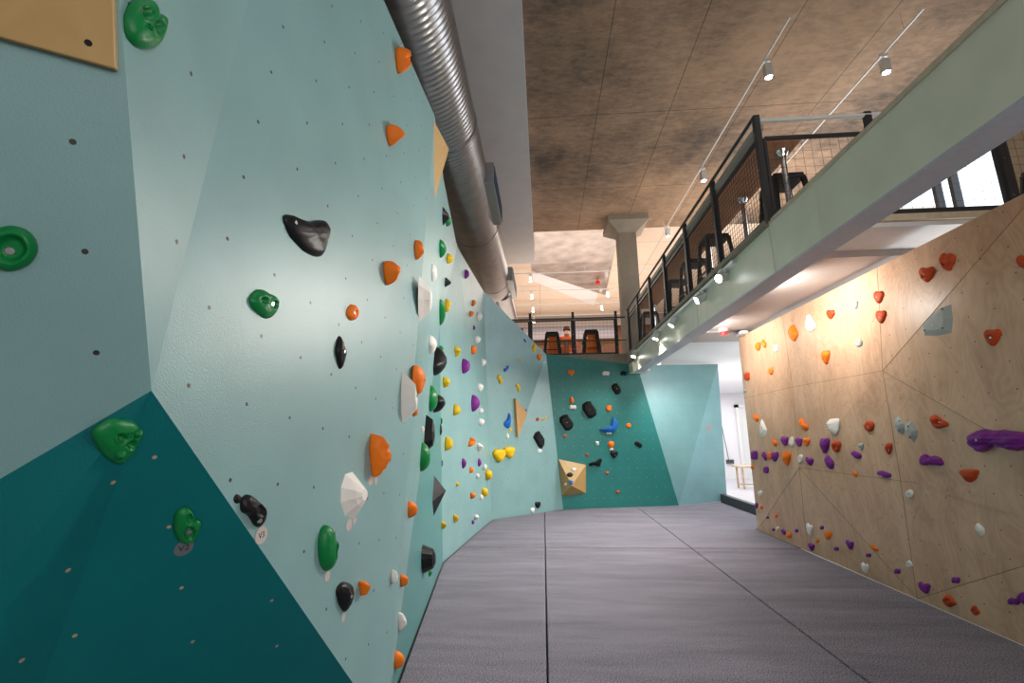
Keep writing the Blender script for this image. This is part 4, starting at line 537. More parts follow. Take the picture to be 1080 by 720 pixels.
def _circ(n=16, a=1.0, b=1.0, p=2.0):
    o = []
    for i in range(n):
        t = 2*math.pi*i/n; c, s = math.cos(t), math.sin(t)
        o.append((a*math.copysign(abs(c)**(2/p), c), b*math.copysign(abs(s)**(2/p), s)))
    return o
OUTLINES = {
 'ell': _circ(16), 'box': _circ(16, p=4.5),
 'egg': [(0,-1),(.45,-.75),(.8,-.2),(1,.35),(.75,.85),(.2,1),(-.4,.95),(-.9,.6),(-1,.2),(-.75,-.4),(-.4,-.8)],
 'eggup': [(0,1),(.45,.7),(.85,.1),(1,-.45),(.6,-.9),(0,-1),(-.6,-.9),(-1,-.45),(-.85,.1),(-.45,.7)],
 'bean': [(-.2,1),(-.75,.75),(-1,.1),(-.8,-.6),(-.2,-1),(.45,-.9),(.75,-.55),(1,0),(1,.25),(.75,.4),(.55,.3),(.5,.55),(.3,.9)],
 'long': [(-1,.3),(-.5,1),(.1,.75),(.7,.9),(1,.3),(.95,-.5),(.5,-1),(0,-.6),(-.6,-.9),(-1,-.3)],
 'arrow': [(-1,.95),(-.55,1),(-.1,.55),(.4,.75),(1,.45),(.95,0),(.6,-.75),(.35,-1),(-.1,-.8),(-.6,-.2),(-.95,.4)],
 'shield': [(-1,.6),(-.65,.95),(0,.88),(.6,1),(1,.6),(.85,0),(.35,-.85),(-.1,-1),(-.55,-.6),(-.9,.05)],
 'heart': [(-.75,.95),(-.1,.84),(.6,1),(1,.55),(.85,-.1),(.35,-.8),(-.05,-1),(-.55,-.6),(-1,.1),(-1,.6)],
 'leaf': [(-.1,1),(.35,.65),(.9,.1),(1,-.25),(.6,-.7),(.25,-1),(-.2,-.9),(-.7,-.4),(-1,.1),(-.7,.6)],
 'shard': [(-.45,1),(-.1,.85),(.5,.35),(1,-.1),(.95,-.45),(.4,-.85),(-.1,-1),(-.75,-.85),(-.95,-.1),(-.75,.6)],
 'tooth': [(-.6,.9),(-.15,1),(.35,.7),(1,.2),(.95,-.25),(.45,-.75),(-.15,-1),(-.65,-.85),(-1,-.2),(-.95,.3)],
 'wedge': [(-1,.85),(-.3,1),(.9,.95),(1,.4),(.75,-.5),(.3,-1),(-.2,-.85),(-.6,-.1),(-.95,.4)],
 'tri': [(.85,1),(1,.2),(.9,-.85),(.5,-.95),(-.9,-1),(-1,-.8),(-.4,-.1),(.3,.65)],
 'slant': [(-.95,.7),(-.4,1),(.2,.7),(.95,.1),(1,-.5),(.6,-1),(.1,-.9),(-.4,-.3),(-.95,0)],
 'worm': [(-1,.55),(-.6,1),(-.15,.75),(.1,.1),(.7,-.1),(1,-.3),(.9,-.85),(.35,-1),(-.1,-.75),(-.3,-.1),(-.8,.05)],
 'worm2': [(1,.65),(.75,1),(.35,.9),(.15,.2),(-.5,.15),(-.95,-.1),(-1,-.8),(-.6,-1),(-.1,-.8),(.2,-.3),(.75,-.2)],
 'slab': [(-.95,.2),(-.45,.95),(-.1,1),(.15,.85),(.95,-.35),(.9,-.6),(.3,-.95),(.05,-1),(-.2,-.9),(-.9,-.1)],
 'block': [(-1,.35),(-.75,.75),(-.05,1),(.15,.9),(.9,-.1),(1,-.35),(.75,-.65),(.2,-1),(-.1,-.95),(-.85,.05)],
 'hex': [(-.95,.55),(-.35,1),(.1,.95),(.95,0),(1,-.35),(.35,-1),(.05,-.95),(-.45,-.35),(-1,.3)],
 'cres': [(.55,1),(.95,.5),(1,-.1),(.75,-.75),(.3,-1),(-.4,-.95),(-1,-.6),(-.3,-.45),(.2,-.1),(.4,.4)],
 'drop': [(.35,1),(.75,.4),(.7,0),(.45,-.85),(.1,-1),(-.6,-.85),(-1,-.4),(-.75,-.2),(-.2,.1),(.1,.6)],
 'duck': [(-1,-.55),(-.7,-.95),(-.2,-.6),(.4,-1),(.8,-.8),(.75,-.3),(1,.5),(.85,1),(.45,.85),(.2,.3),(-.3,.1),(-.8,-.05)],
 'trin': [(-1,.8),(-.6,1),(.4,.8),(1,.75),(1,.1),(.75,-.7),(.3,-1),(-.2,-.75),(-.85,-.1)],
 'spear': [(0,1),(.5,.4),(.85,-.1),(.8,-.5),(.4,-.8),(0,-1),(-.4,-.8),(-.8,-.5),(-.85,0),(-.5,.5)],
 'kite': [(-.1,1),(.95,.2),(1,.1),(.9,0),(-.7,-1),(-.95,-.95),(-1,-.3),(-.7,.3)],
 'mushy': [(-.9,-.1),(-1,.5),(-.6,1),(-.1,.85),(.3,1),(.85,.8),(1,.2),(.7,-.3),(.4,-.9),(-.1,-1),(-.5,-.7)],
 'duo': [(-1,.1),(-.75,.9),(-.35,.8),(-.1,.35),(.25,.7),(.8,.2),(1,-.5),(.9,-.95),(.3,-.9),(-.1,-.8),(-.6,-1),(-.95,-.6)],
 'duov': [(-.9,.9),(-.2,1),(.2,.7),(.1,.2),(.7,.1),(1,-.3),(.7,-.9),(.2,-1),(-.2,-.6),(-.1,-.1),(-.7,0),(-1,.4)],
 'bigwedge': [(-1,.9),(-.8,.97),(-.4,.8),(0,.7),(.4,.8),(.8,.75),(1,.45),(.95,.05),(.8,-.5),(.6,-.92),(.4,-1),(-.05,-.78),(-.5,-.35),(-.85,.15),(-1,.6)],
 'peanut': [(-1,.3),(-.7,.85),(-.2,1),(.3,.75),(.8,.5),(1,.1),(.85,-.5),(.5,-.95),(0,-1),(-.5,-.6),(-.85,-.2)],
 'kitev': [(-.3,1),(1,.35),(-.85,-1),(-1,-.1)],
 'comet': [(-1,.6),(-.6,1),(-.2,.75),(.3,.3),(1,-.2),(.95,-.6),(.4,-.8),(-.1,-1),(-.5,-.7),(-.9,0)],
 'caterpillar': [(-1,.1),(-.9,.65),(-.5,1),(-.2,.85),(.1,.9),(.4,.7),(.7,.6),(1,.35),(1,-.4),(.6,-.8),(.2,-.6),(-.15,-.45),(-.5,-1),(-.85,-.6)],
}
def _resample(pts, n, smooth):
    m = len(pts); out = []
    if smooth:
        dense = []
        for i in range(m):
            p0, p1, p2, p3 = pts[i-1], pts[i], pts[(i+1) % m], pts[(i+2) % m]
            for k in range(8):
                t = k/8.0
                dense.append(tuple(.5*((2*p1[j])+(-p0[j]+p2[j])*t+(2*p0[j]-5*p1[j]+4*p2[j]-p3[j])*t*t+(-p0[j]+3*p1[j]-3*p2[j]+p3[j])*t**3) for j in (0, 1)))
    else: dense = list(pts)
    if sum(dense[i-1][0]*dense[i][1]-dense[i][0]*dense[i-1][1] for i in range(len(dense))) < 0: dense.reverse()
    L = [0.0]
    for i in range(len(dense)):
        a, b = dense[i], dense[(i+1) % len(dense)]; L.append(L[-1]+math.hypot(a[0]-b[0], a[1]-b[1]))
    k = 0
    for q in range(n):
        s = L[-1]*q/n
        while L[k+1] < s: k += 1
        a, b = dense[k], dense[(k+1) % len(dense)]; t = (s-L[k])/max(1e-9, L[k+1]-L[k])
        out.append((a[0]+(b[0]-a[0])*t, a[1]+(b[1]-a[1])*t))
    return out
def _noise(x, y, z, s):
    return (math.sin(x*2.3+s*1.7+1.3*math.sin(y*1.9+s))+math.sin(y*2.7-s*2.1+1.1*math.sin(z*2.5-s))+math.sin(z*2.1+s*.9+1.2*math.sin(x*2.2+s*.5)))/3
def hold_surface(u, v, rho, peak, q, rough, pockets, seed, cut):
    """height 0..1 of a hold above the wall; rho 1 = rim, 0 = crown"""
    h = (1-rho**q)**(1/max(1.3, q*.75)) if cut is None else min(1, (1-rho)*cut)
    h *= 1+rough*1.6*_noise(u*2.2, v*2.2, h, seed)+rough*.8*_noise(u*6.5, v*6.5, h*3, seed+2)
    for (a, b, r, d) in pockets:
        dd = math.hypot(u-a, v-b)/r
        if dd < 1.35:
            w = 1 if dd < .6 else max(0, 1-(dd-.6)/.5); w = w*w*(3-2*w)
            h *= 1-d*w
            if .85 < dd < 1.35: h *= 1+.10*math.sin((dd-.85)/.5*math.pi)
    return h
def hold_mesh(outline, peak, q, rough, pockets, seed, seg, rings, cut, smooth):
    """unit hold: u along the wall, v up, n out of the wall; closed at the back"""
    ol = _resample(OUTLINES[outline], seg, smooth); V = []; F = []
    for k in range(rings):
        rho = math.cos(math.pi/2*k/rings) if cut is None else 1-k/rings
        if cut is not None and k == 0: rho = 1
        for (a, b) in ol:
            u = a*rho+peak[0]*(1-rho); v = b*rho+peak[1]*(1-rho)
            n = hold_surface(u, v, rho, peak, q, rough, pockets, seed, cut)
            w = 1+rough*.45*_noise(u*3, v*3, n*2, seed+5)+rough*.2*_noise(u*8, v*8, n*4, seed+1)
            V.append((u*w, v*w, n if k else 0.0))
    V.append((peak[0], peak[1], hold_surface(peak[0], peak[1], 0, peak, q, rough, pockets, seed, cut)))
    top = len(V)-1
    for k in range(rings-1):
        for i in range(seg):
            j = (i+1) % seg; F.append((k*seg+i, k*seg+j, (k+1)*seg+j, (k+1)*seg+i))
    b = (rings-1)*seg
    for i in range(seg): F.append((b+i, b+(i+1) % seg, top))
    F.append(tuple(reversed(range(seg))))
    return V, F

# ---------------------------------------------------------------- room shell
def struct(name, mb, mat, **kw):
    o = mb.build(name, mat, **kw); o['kind'] = 'structure'; return o
b = MB(); b.box((-2.7, -4.2, -.12), (10.4, 21.2, 0)); struct('floor', b, M['lino'])
b = MB(); b.box((-.14, -4.2, 7.2), (7.0, 11.45, 7.45)); struct('ceiling', b, M['concrete'])
b = MB(); b.box((-2.7, 11.45, 7.3), (10.4, 21.2, 7.5)); b.box((-2.7, 11.45, 7.5), (-.14, 13.2, 7.55)); struct('ceiling_far_room', b, M['cream'])
b = MB(); b.box((-2.7, -4.2, 7.0), (-.14, 13.2, 7.22)); struct('ceiling_bulkhead', b, M['soffit'])
b = MB(); b.box((-2.9, -4.2, 0), (-2.7, 21.2, 7.5)); struct('wall_outer_left', b, M['concrete2'])
b = MB(); b.box((-2.7, -4.4, 0), (7.2, -4.2, 7.5)); struct('wall_entrance', b, M['white'])
# right outer wall with its window band on the upper floor
b = MB(); X0, X1 = 7.0, 7.2
for (ya, yb, za, zb) in ((-4.2, 6.6, 0, 7.5), (6.6, 11.6, 0, 3.9), (6.6, 11.6, 6.35, 7.5), (11.6, 13.5, 0, 7.5)): b.box((X0, ya, za), (X1, yb, zb))
struct('wall_outer_right', b, M['concrete2'])
def window(n, axis, x, ya, yb, za, zb, mull):
    b = MB(); t = .07
    def bx(u0, u1, z0, z1):
        if axis == 'x': b.box((x, u0, z0), (x+.12, u1, z1))
        else: b.box((u0, x, z0), (u1, x+.12, z1))
    bx(ya, yb, za, za+t); bx(ya, yb, zb-t, zb); bx(ya, ya+t, za+t, zb-t); bx(yb-t, yb, za+t, zb-t)
    for m_ in mull: bx(m_-t/2, m_+t/2, za+t, zb-t)
    o = b.build('window_%d' % n, M['steel']); o['kind'] = 'structure'
    g = MB()
    if axis == 'x': g.box((x+.05, ya+t, za+t), (x+.056, yb-t, zb-t))
    else: g.box((ya+t, x+.05, za+t), (yb-t, x+.056, zb-t))
    g.build('pane', GLASS, o)
GLASS, nt_, b_ = new_mat('clear_glass')
for nd in list(nt_.nodes):
    if nd.type == 'BSDF_PRINCIPLED': nt_.nodes.remove(nd)
out_ = [n for n in nt_.nodes if n.type == 'OUTPUT_MATERIAL'][0]
tr_ = nt_.nodes.new('ShaderNodeBsdfTransparent'); gl_ = nt_.nodes.new('ShaderNodeBsdfGlossy'); gl_.inputs['Roughness'].default_value = .03; mxs = nt_.nodes.new('ShaderNodeMixShader'); mxs.inputs[0].default_value = .07
tr_.inputs[0].default_value = (.93, .95, .97, 1)
nt_.links.new(tr_.outputs[0], mxs.inputs[1]); nt_.links.new(gl_.outputs[0], mxs.inputs[2]); nt_.links.new(mxs.outputs[0], out_.inputs[0])
window(1, 'x', 7.04, 6.6, 11.6, 3.9, 6.35, (7.55, 7.87, 10.0))
# far wall of the upper floor with its window band
b = MB()
for (xa, xb, za, zb) in ((-2.7, 10.4, 0, 6.2), (-2.7, 10.4, 6.9, 7.5), (-2.7, -.9, 6.2, 6.9), (3.6, 10.4, 6.2, 6.9)): b.box((xa, 21, za), (xb, 21.2, zb))
struct('wall_far_room', b, M['brown'])
window(2, 'y', 21.04, -.9, 3.6, 6.2, 6.9, (.6, 2.1, 2.3))
b = MB(); b.box((-.83, 20.98, 6.25), (3.53, 21.0, 6.85)); struct('window_3', b, M['pane_tone'])  # plain sheet added to tone down the white of the far window
b = MB(); b.box((-2.7, 20.5, 6.75), (10.4, 20.62, 7.3)); struct('trim_1', b, M['soff_grey'])
b = MB(); b.box((10.2, 13.5, 0), (10.4, 21, 7.5)); b.box((7.0, 13.35, 0), (10.4, 13.5, 7.5)); struct('wall_far_right', b, M['white'])
# corridor under the mezzanine
b = MB(); b.box((4.6, 20.0, 0), (10.2, 20.15, 3.5)); b.box((4.6, 14.5, 0), (4.75, 20.0, 3.5)); b.box((2.0, 14.4, 0), (4.75, 14.55, 3.5))
struct('wall_corridor', b, M['white'])
b = MB(); b.box((8.2, 19.95, 0), (9.4, 20.0, 2.9)); b.box((8.08, 19.84, 0), (8.2, 20.0, 3.02)); b.box((9.4, 19.84, 0), (9.52, 20.0, 3.02)); b.box((8.08, 19.84, 2.9), (9.52, 20.0, 3.02)); d1 = struct('door_1', b, M['white_metal'])
b = MB(); b.tube((9.25, 19.95, 1.05), (9.25, 19.88, 1.05), .012); b.tube((9.25, 19.88, 1.05), (9.12, 19.88, 1.05), .011); b.build('door_handle', M['chrome'], d1)
# mezzanine slabs: rear floor, right hand floor
b = MB()
b.box((-2.7, 10.68, 3.42), (2.0, 21, 3.66)); b.box((2.0, 3.9, 3.61), (7.0, 21, 3.66)); b.box((7.0, 13.5, 3.605), (10.2, 21, 3.66))
struct('floor_mezzanine', b, M['concrete2'])
b = MB(); b.box((2.3, 3.9, 3.56), (7.0, 4.42, 3.605)); b.box((2.3, 8.45, 3.50), (7.0, 13.5, 3.56)); b.box((2.3, 13.5, 3.5), (10.2, 20.9, 3.6)); struct('ceiling_undercroft', b, M['white'])
b = MB(); b.box((2.3, 4.42, 3.49), (7.0, 7.62, 3.60)); b.box((2.3, 7.62, 3.47), (7.0, 8.45, 3.60)); struct('ceiling_undercroft_panel', b, M['soff_grey'])
b = MB(); b.box((2.25, 3.86, 3.60), (7.0, 3.90, 3.66)); struct('trim_2', b, M['plyedge'])
b = MB(); b.box((-2.7, 10.55, 3.38), (2.0, 10.68, 3.66)); struct('trim_3', b, M['concrete2'])
b = MB(); b.prism([(-.25, 11.5, 7.28), (2.2, 11.5, 7.28), (2.6, 17.6, 7.28), (-.25, 14.6, 7.28)], (0, 0, 1), .015); struct('ceiling_foil_panel', b, M['foil'])
b = MB(); b.prism([(-.25, 14.62, 7.27), (2.3, 17.3, 7.27), (2.3, 19.0, 7.27), (-.25, 15.6, 7.27)], (0, 0, 1), .02); struct('ceiling_panel_diagonal', b, M['white'])
# column with its flared head
def column():
    cx, cy, w, h0, h1 = 2.25, 11.15, .22, 3.66, 6.85
    V = []
    for (z, r) in ((h0, w), (h1, w), (7.08, .5), (7.2, .5)): V += [(cx-r, cy-r, z), (cx+r, cy-r, z), (cx+r, cy+r, z), (cx-r, cy+r, z)]
    F = [(3, 2, 1, 0), (12, 13, 14, 15)]
    for k in range(3):
        for i in range(4): F.append((k*4+i, k*4+(i+1) % 4, k*4+4+(i+1) % 4, k*4+4+i))
    o = mesh_obj('column', V, F, M['concrete2']); tag(o, 'concrete column with a flared head standing on the mezzanine behind the railings', 'column')
column()
# ---------------------------------------------------------------- climbing walls
def facet_wall(name, key, thick, extra=None):
    names = []; V = []; idx = {}; F = []; fm = []; uvs = []
    for (w, m, rot, pts) in FACETS:
        if w != key: continue
        if m not in names: names.append(m)
        P = [Vector(p) for p in pts]; n = Vector((0, 0, 0)); c = sum(P, Vector())/len(P)
        for i in range(len(P)): n += (P[i]-c).cross(P[(i+1) % len(P)]-c)
        n.normalize(); v = (Vector((0, 0, 1))-n*n.z).normalized(); u = v.cross(n); a = math.radians(rot)
        u2 = u*math.cos(a)+v*math.sin(a); v2 = v*math.cos(a)-u*math.sin(a)
        ids = []
        for p in P:
            k = tuple(round(q, 3) for q in p)
            if k not in idx: idx[k] = len(V); V.append(k)
            ids.append(idx[k])
        F.append(ids); fm.append(names.index(m))
        o0 = Vector((-1.019, 1.448, 3.192)) if rot == -8.5 else Vector((0, 0, 0))
        uvs.append([((p-o0).dot(u2)+.125*(rot == -8.5), (p-o0).dot(v2)+.125*(rot == -8.5)) for p in P])
    o = mesh_obj(name, V, F, None, mats=[M[m] for m in names]+[M['plyedge']], fm=fm)
    uv = o.data.uv_layers.new(name='panel')
    for p, us in zip(o.data.polygons, uvs):
        for li, q in zip(p.loop_indices, us): uv.data[li].uv = q
    md = o.modifiers.new('board', 'SOLIDIFY'); md.thickness = thick; md.offset = -1; md.material_offset_rim = len(names)
    o['kind'] = 'structure'; return o
facet_wall('wall_left', 'left', .025)
facet_wall('wall_back', 'far', .03)
wr = facet_wall('wall_right', 'right', .02)
b = MB()
for (p, q) in SEAMS: b.bar(Vector(p)+Vector((-.0002, 0, 0)), Vector(q)+Vector((-.0002, 0, 0)), .0035, .0035)
b.build('board_joint', M['seam'], wr)
b = MB(); b.box((3.44, 1.2, .3), (3.52, 7.95, 3.40)); struct('wall_right_frame', b, M['timber'])
# ---------------------------------------------------------------- crash mats
def mat_pad(poly, label):
    b = MB(); b.prism([(x, y, .0) for x, y in poly], (0, 0, 1), .3); o = b.build('crash_mat', M['carpet'], bevel=.008)
    tag(o, label, 'crash mat', 'carpet covered mats of the hall floor')
g = .006
mat_pad([(-.90, 2.62), (-.01-g, 2.62), (-.01-g, 6.73), (-1.18, 6.73), (-1.255, 5.94), (-.905, 2.9)], 'grey carpeted mat in front along the dark teal facet, left of the long joint')
mat_pad([(-.01+g, -2), (1.965-g, -2), (1.965-g, 6.73), (-.01+g, 6.73)], 'wide grey carpeted mat in the middle foreground')
mat_pad([(1.965+g, -2), (3.393, -2), (3.393, 6.73), (1.965+g, 6.73)], 'grey carpeted mat in front of the plywood wall, right of the slanted joint')
mat_pad([(-1.18, 6.75), (-.01-g, 6.75), (-.01-g, 9.735), (-.97, 8.86)], 'grey carpeted mat in the far left corner behind the cross joint')
mat_pad([(-.01+g, 6.75), (1.965-g, 6.75), (1.965-g, 10.40), (.38, 10.08), (-.01+g, 9.74)], 'grey carpeted mat under the dark teal back wall')
mat_pad([(1.965+g, 6.75), (3.393, 6.75), (3.393, 8.1), (3.98, 8.1), (3.98, 11.20), (2.9, 10.60), (1.965+g, 10.40)], 'grey carpeted mat by the doorway at the far right')
mat_pad([(-1.0, -2), (-.01-g, -2), (-.01-g, 2.62-g), (-.93, 2.62-g)], 'grey carpeted mat nearest the camera beside the dark facets')
b = MB(); b.box((4.0, 8.1, 0), (4.12, 11.2, .47)); tag(b.build('padded_kerb', M['kerb'], bevel=.01), 'low dark grey kerb bordering the mats at the doorway', 'kerb')
# ---------------------------------------------------------------- plywood volumes
b = MB(); n_ = Vector(PLY_SLAB_N); b.prism(PLY_SLAB, n_, .022); o = b.build('plywood_volume', M['plyplain'], bevel=.003)
tag(o, 'flat brown plywood slab cut off by the top left picture corner', 'climbing volume')
c_ = Vector(PLY_SLAB[1])*.42+Vector(PLY_SLAB[2])*.16+Vector(PLY_SLAB[0])*.42
c_ = Vector(PLY_SLAB[1])+(Vector(PLY_SLAB[0])-Vector(PLY_SLAB[1]))*.16+(Vector(PLY_SLAB[2])-Vector(PLY_SLAB[1]))*.24
b = MB(); b.tube(c_+n_*.020, c_+n_*.0235, .007, 12); b.build('bolt_hole', M['hole'], o)
F4_ = [Vector(p) for p in FIN]
o = mesh_obj('plywood_volume', F4_, [(0, 1, 2), (0, 3, 1), (1, 3, 2), (2, 3, 0)], M['plyplain']); tag(o, 'pointed plywood fin volume right under the spiral duct', 'climbing volume')
b = MB(); n_ = Vector(TRI_VOLUME_N); b.prism([Vector(p)-n_*.06 for p in TRI_VOLUME], n_, .06); o = b.build('plywood_volume', plywood('dotted_plywood', (.56, .34, .15), (.48, .28, .11), uv=False), bevel=.004)
tag(o, 'upright triangular plywood volume beside the large blue horn hold', 'climbing volume')
bb = MB(); P_ = [Vector(p)+n_*.0003 for p in TRI_VOLUME]
for i in range(1, 8):
    for j in range(1, 8-i):
        q = P_[0]*(i/8)+P_[1]*(j/8)+P_[2]*(1-(i+j)/8); bb.tube(q-n_*.002, q+n_*.0006, .005, 8); bb.build('bolt_hole', M['hole'], o); bb = MB()
PY = [Vector(p) for p in PYRAMID]
o = mesh_obj('plywood_volume', PY, [(0, 1, 4), (1, 2, 4), (2, 3, 4), (3, 0, 4), (3, 2, 1, 0)], M['plyplain'])
bm = bmesh.new(); bm.from_mesh(o.data); bmesh.ops.recalc_face_normals(bm, faces=bm.faces); bm.to_mesh(o.data); bm.free()
tag(o, 'faceted plywood pyramid volume low in the corner of the back wall', 'climbing volume')
# ---------------------------------------------------------------- climbing holds
def frame(n):
    n = Vector(n); v = (Vector((0, 0, 1))-n*n.z).normalized(); u = v.cross(n); return u, v, n
GROUPS = {'left': 'holds on the teal left wall', 'far': 'holds on the dark teal back wall', 'right': 'holds on the plywood wall', 'vol': 'small holds on the plywood pyramid'}
BASE = dict(q=2.6, rough=.06, prot=.5, pockets=[], peak=(0, 0), bolt=None, cut=None, smooth=True, holes=[], flower=None, knobs=[])
for (wall, c, n, mu, mv, sn, col, outl, kind, seed, seg, rings, label) in HOLDS:
    k = dict(BASE); k.update(HOLD_KIND[kind]); u, v, n = frame(n); c = Vector(c)
    V, F = hold_mesh(outl, k['peak'], k['q'], k['rough'], k['pockets'], seed, seg, rings, k['cut'], k['smooth'])
    def loc(a, b_, h): return u*(mu[0]*a+mu[1]*b_)+v*(mv[0]*a+mv[1]*b_)+n*(h*sn)
    L = [loc(*q)-n*.001 for q in V]
    su = math.hypot(*mu); sv = math.hypot(*mv); small = math.sqrt(abs(mu[0]*mv[1]-mu[1]*mv[0]))
    name = 'climbing_hold' if max(su, sv) > .045 or wall == 'left' else 'foothold'
    o = mesh_obj(name, L, F, M['h_'+col], smooth=k['smooth']); o.location = c
    tag(o, label, 'climbing hold' if name == 'climbing_hold' else 'foothold', GROUPS[wall])
    def surf(a, b_):
        best = min(V[seg*1:], key=lambda q: (q[0]-a)**2+(q[1]-b_)**2-.02*q[2])
        return loc(*best)
    r = min(.011, .3*small)
    if k['bolt'] and small > .018:
        p = surf(*k['bolt']); mb = MB(); mb.tube(p-n*.006, p+n*.0025, r*.75, 12); mb.tube(p+n*.0025, p+n*.003, r*.35, 6); mb.build('bolt', M['bolt'], o)
    for (a, b_) in k['holes']:
        if small > .015:
            p = surf(a, b_); mb = MB(); mb.tube(p-n*.006, p+n*.0015, r*.55, 10); mb.build('screw_hole', M['hole'], o)
    for (a, b_, rr) in k['knobs']:
        p = surf(a, b_); R_ = rr*small; mb = MB()
        for i in range(6):
            t0 = PI/2*i/6; t1 = PI/2*(i+1)/6; mb.tube(p-n*R_*.2+n*R_*math.sin(t0), p-n*R_*.2+n*R_*math.sin(t1), R_*math.cos(t0), 16, max(R_*math.cos(t1), .0002))
        mb.build('knob', M['h_'+col], o, smooth=True)
    if k['flower']:
        p = surf(*k['flower']); R_ = .0035; mb = MB()
        for (i, j) in ((1, 1), (1, -1), (-1, 1), (-1, -1)):
            q = p+u*(i*R_)+v*(j*R_); mb.tube(q-n*.003, q+n*.0025, R_*.8, 10)
        mb.build('flower_mark', M['h_'+col], o)
# grade tags
def lettering(txt, c, u, v, n, h, parent, mat):
    cu = bpy.data.curves.new('lettering', 'FONT'); cu.body = txt; cu.size = h; cu.align_x = 'CENTER'; cu.align_y = 'CENTER'; cu.extrude = .0003
    tmp = bpy.data.objects.new('tmp', cu); COL.objects.link(tmp); dg = bpy.context.evaluated_depsgraph_get(); me = bpy.data.meshes.new_from_object(tmp.evaluated_get(dg))
    bpy.data.objects.remove(tmp); me.materials.clear(); me.materials.append(mat)
    o = bpy.data.objects.new('lettering', me); COL.objects.link(o); o.parent = parent
    o.matrix_basis = Matrix(((u.x, v.x, n.x, c.x), (u.y, v.y, n.y, c.y), (u.z, v.z, n.z, c.z), (0, 0, 0, 1)))
for (wall, c, n, su, sv, col, txt, label) in TAGS:
    u, v, n = frame(n); mb = MB(); k = 24; sq = col in ('pink', 'white')
    ring = [(math.cos(2*PI*i/k), math.sin(2*PI*i/k)) for i in range(k)] if not sq else [(-1, -1), (1, -1), (1, 1), (-1, 1)]
    mb.prism([u*(a*su)+v*(b_*sv)-n*.0005 for a, b_ in ring], n, .003)
    o = mb.build('grade_tag', M['tag_'+col]); o.location = c; tag(o, label, 'grade tag')
    if txt: lettering(txt, n*.0028, (u*math.cos(.1)+v*math.sin(.1)), (v*math.cos(.1)-u*math.sin(.1)), n, sv*1.0, o, M['ink'])
# ---------------------------------------------------------------- spiral duct
def spiral_duct():
    root = empty('spiral_duct', (-1.257, 5, 5.9))
    def pipe(x, z, R_, y0, y1, pitch, seg, name, cap=True):
        V = []; F = []; per = 6; nr = int((y1-y0)/pitch*per)
        for k in range(nr+1):
            y = y0+(y1-y0)*k/nr
            for i in range(seg):
                t = 2*PI*i/seg; ph = ((y-y0)/pitch+i/seg) % 1.0; r = R_+.006*max(0, 1-abs(ph-.5)/.3)
                V.append((x+r*math.cos(t)+1.257, y-5, z+r*math.sin(t)-5.9))
        for k in range(nr):
            for i in range(seg): F.append((k*seg+i, k*seg+(i+1) % seg, (k+1)*seg+(i+1) % seg, (k+1)*seg+i))
        F.append(tuple(reversed(range(seg)))); F.append(tuple(range(nr*seg, (nr+1)*seg)))
        return mesh_obj(name, V, F, M['galv'], root, smooth=True)
    pipe(-1.257, 5.90, .463, -3.5, 12.0, .07, 56, 'duct_pipe')
    pipe(-1.05, 5.72, .25, 12.0, 16.5, .075, 28, 'narrow_duct_pipe')
    for y in (2.3, 5.3, 8.3, 11.3):
        mb = MB()
        mb.tube((0, y-5.03, 0), (0, y-4.97, 0), .474, 56); mb.build('joint_band', M['galv'], root, smooth=False)
    for (y0, y1) in ((6.45, 7.9), (11.0, 12.6)):
        mb = MB(); mb.box((.2, y0-5, -.20), (.575, y1-5, .16)); bx = mb.build('air_grille_box', M['galv2'], root, bevel=.006)
        mb = MB(); mb.box((.575, y0-4.96, -.17), (.579, y1-5.04, .13))
        for i in range(14): mb.box((.577, y0-4.96, -.16+i*.021), (.587, y1-5.04, -.154+i*.021))
        mb.build('grille', M['grille'], bx)
    tag(root, 'big galvanised spiral duct running above the top edge of the teal wall', 'duct')
spiral_duct()
# ---------------------------------------------------------------- beam
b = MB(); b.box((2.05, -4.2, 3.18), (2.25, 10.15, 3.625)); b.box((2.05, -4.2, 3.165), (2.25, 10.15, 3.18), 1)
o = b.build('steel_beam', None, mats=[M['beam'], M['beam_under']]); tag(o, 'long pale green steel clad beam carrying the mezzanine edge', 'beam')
mb = MB(); mb.box((2.04, -4.2, 3.625), (2.27, 10.2, 3.655)); mb.build('edge_board', M['plyedge'], o)
mb = MB(); mb.box((2.055, 3.85, 3.655), (2.5, 10.2, 3.668)); mb.build('floor_edge', M['concrete2'], o)
for y in (3.2, 3.9, 5.9, 8.1):
    mb = MB(); mb.box((2.044, y, 3.185), (2.05, y+.012, 3.60)); mb.build('panel_joint', M['beam'], o)
b = MB(); b.box((1.98, 9.95, 3.17), (2.34, 10.42, 3.38)); tag(b.build('beam_bearing_box', M['beam'], bevel=.004), 'boxed teal bearing under the far end of the steel beam', 'beam bearing')
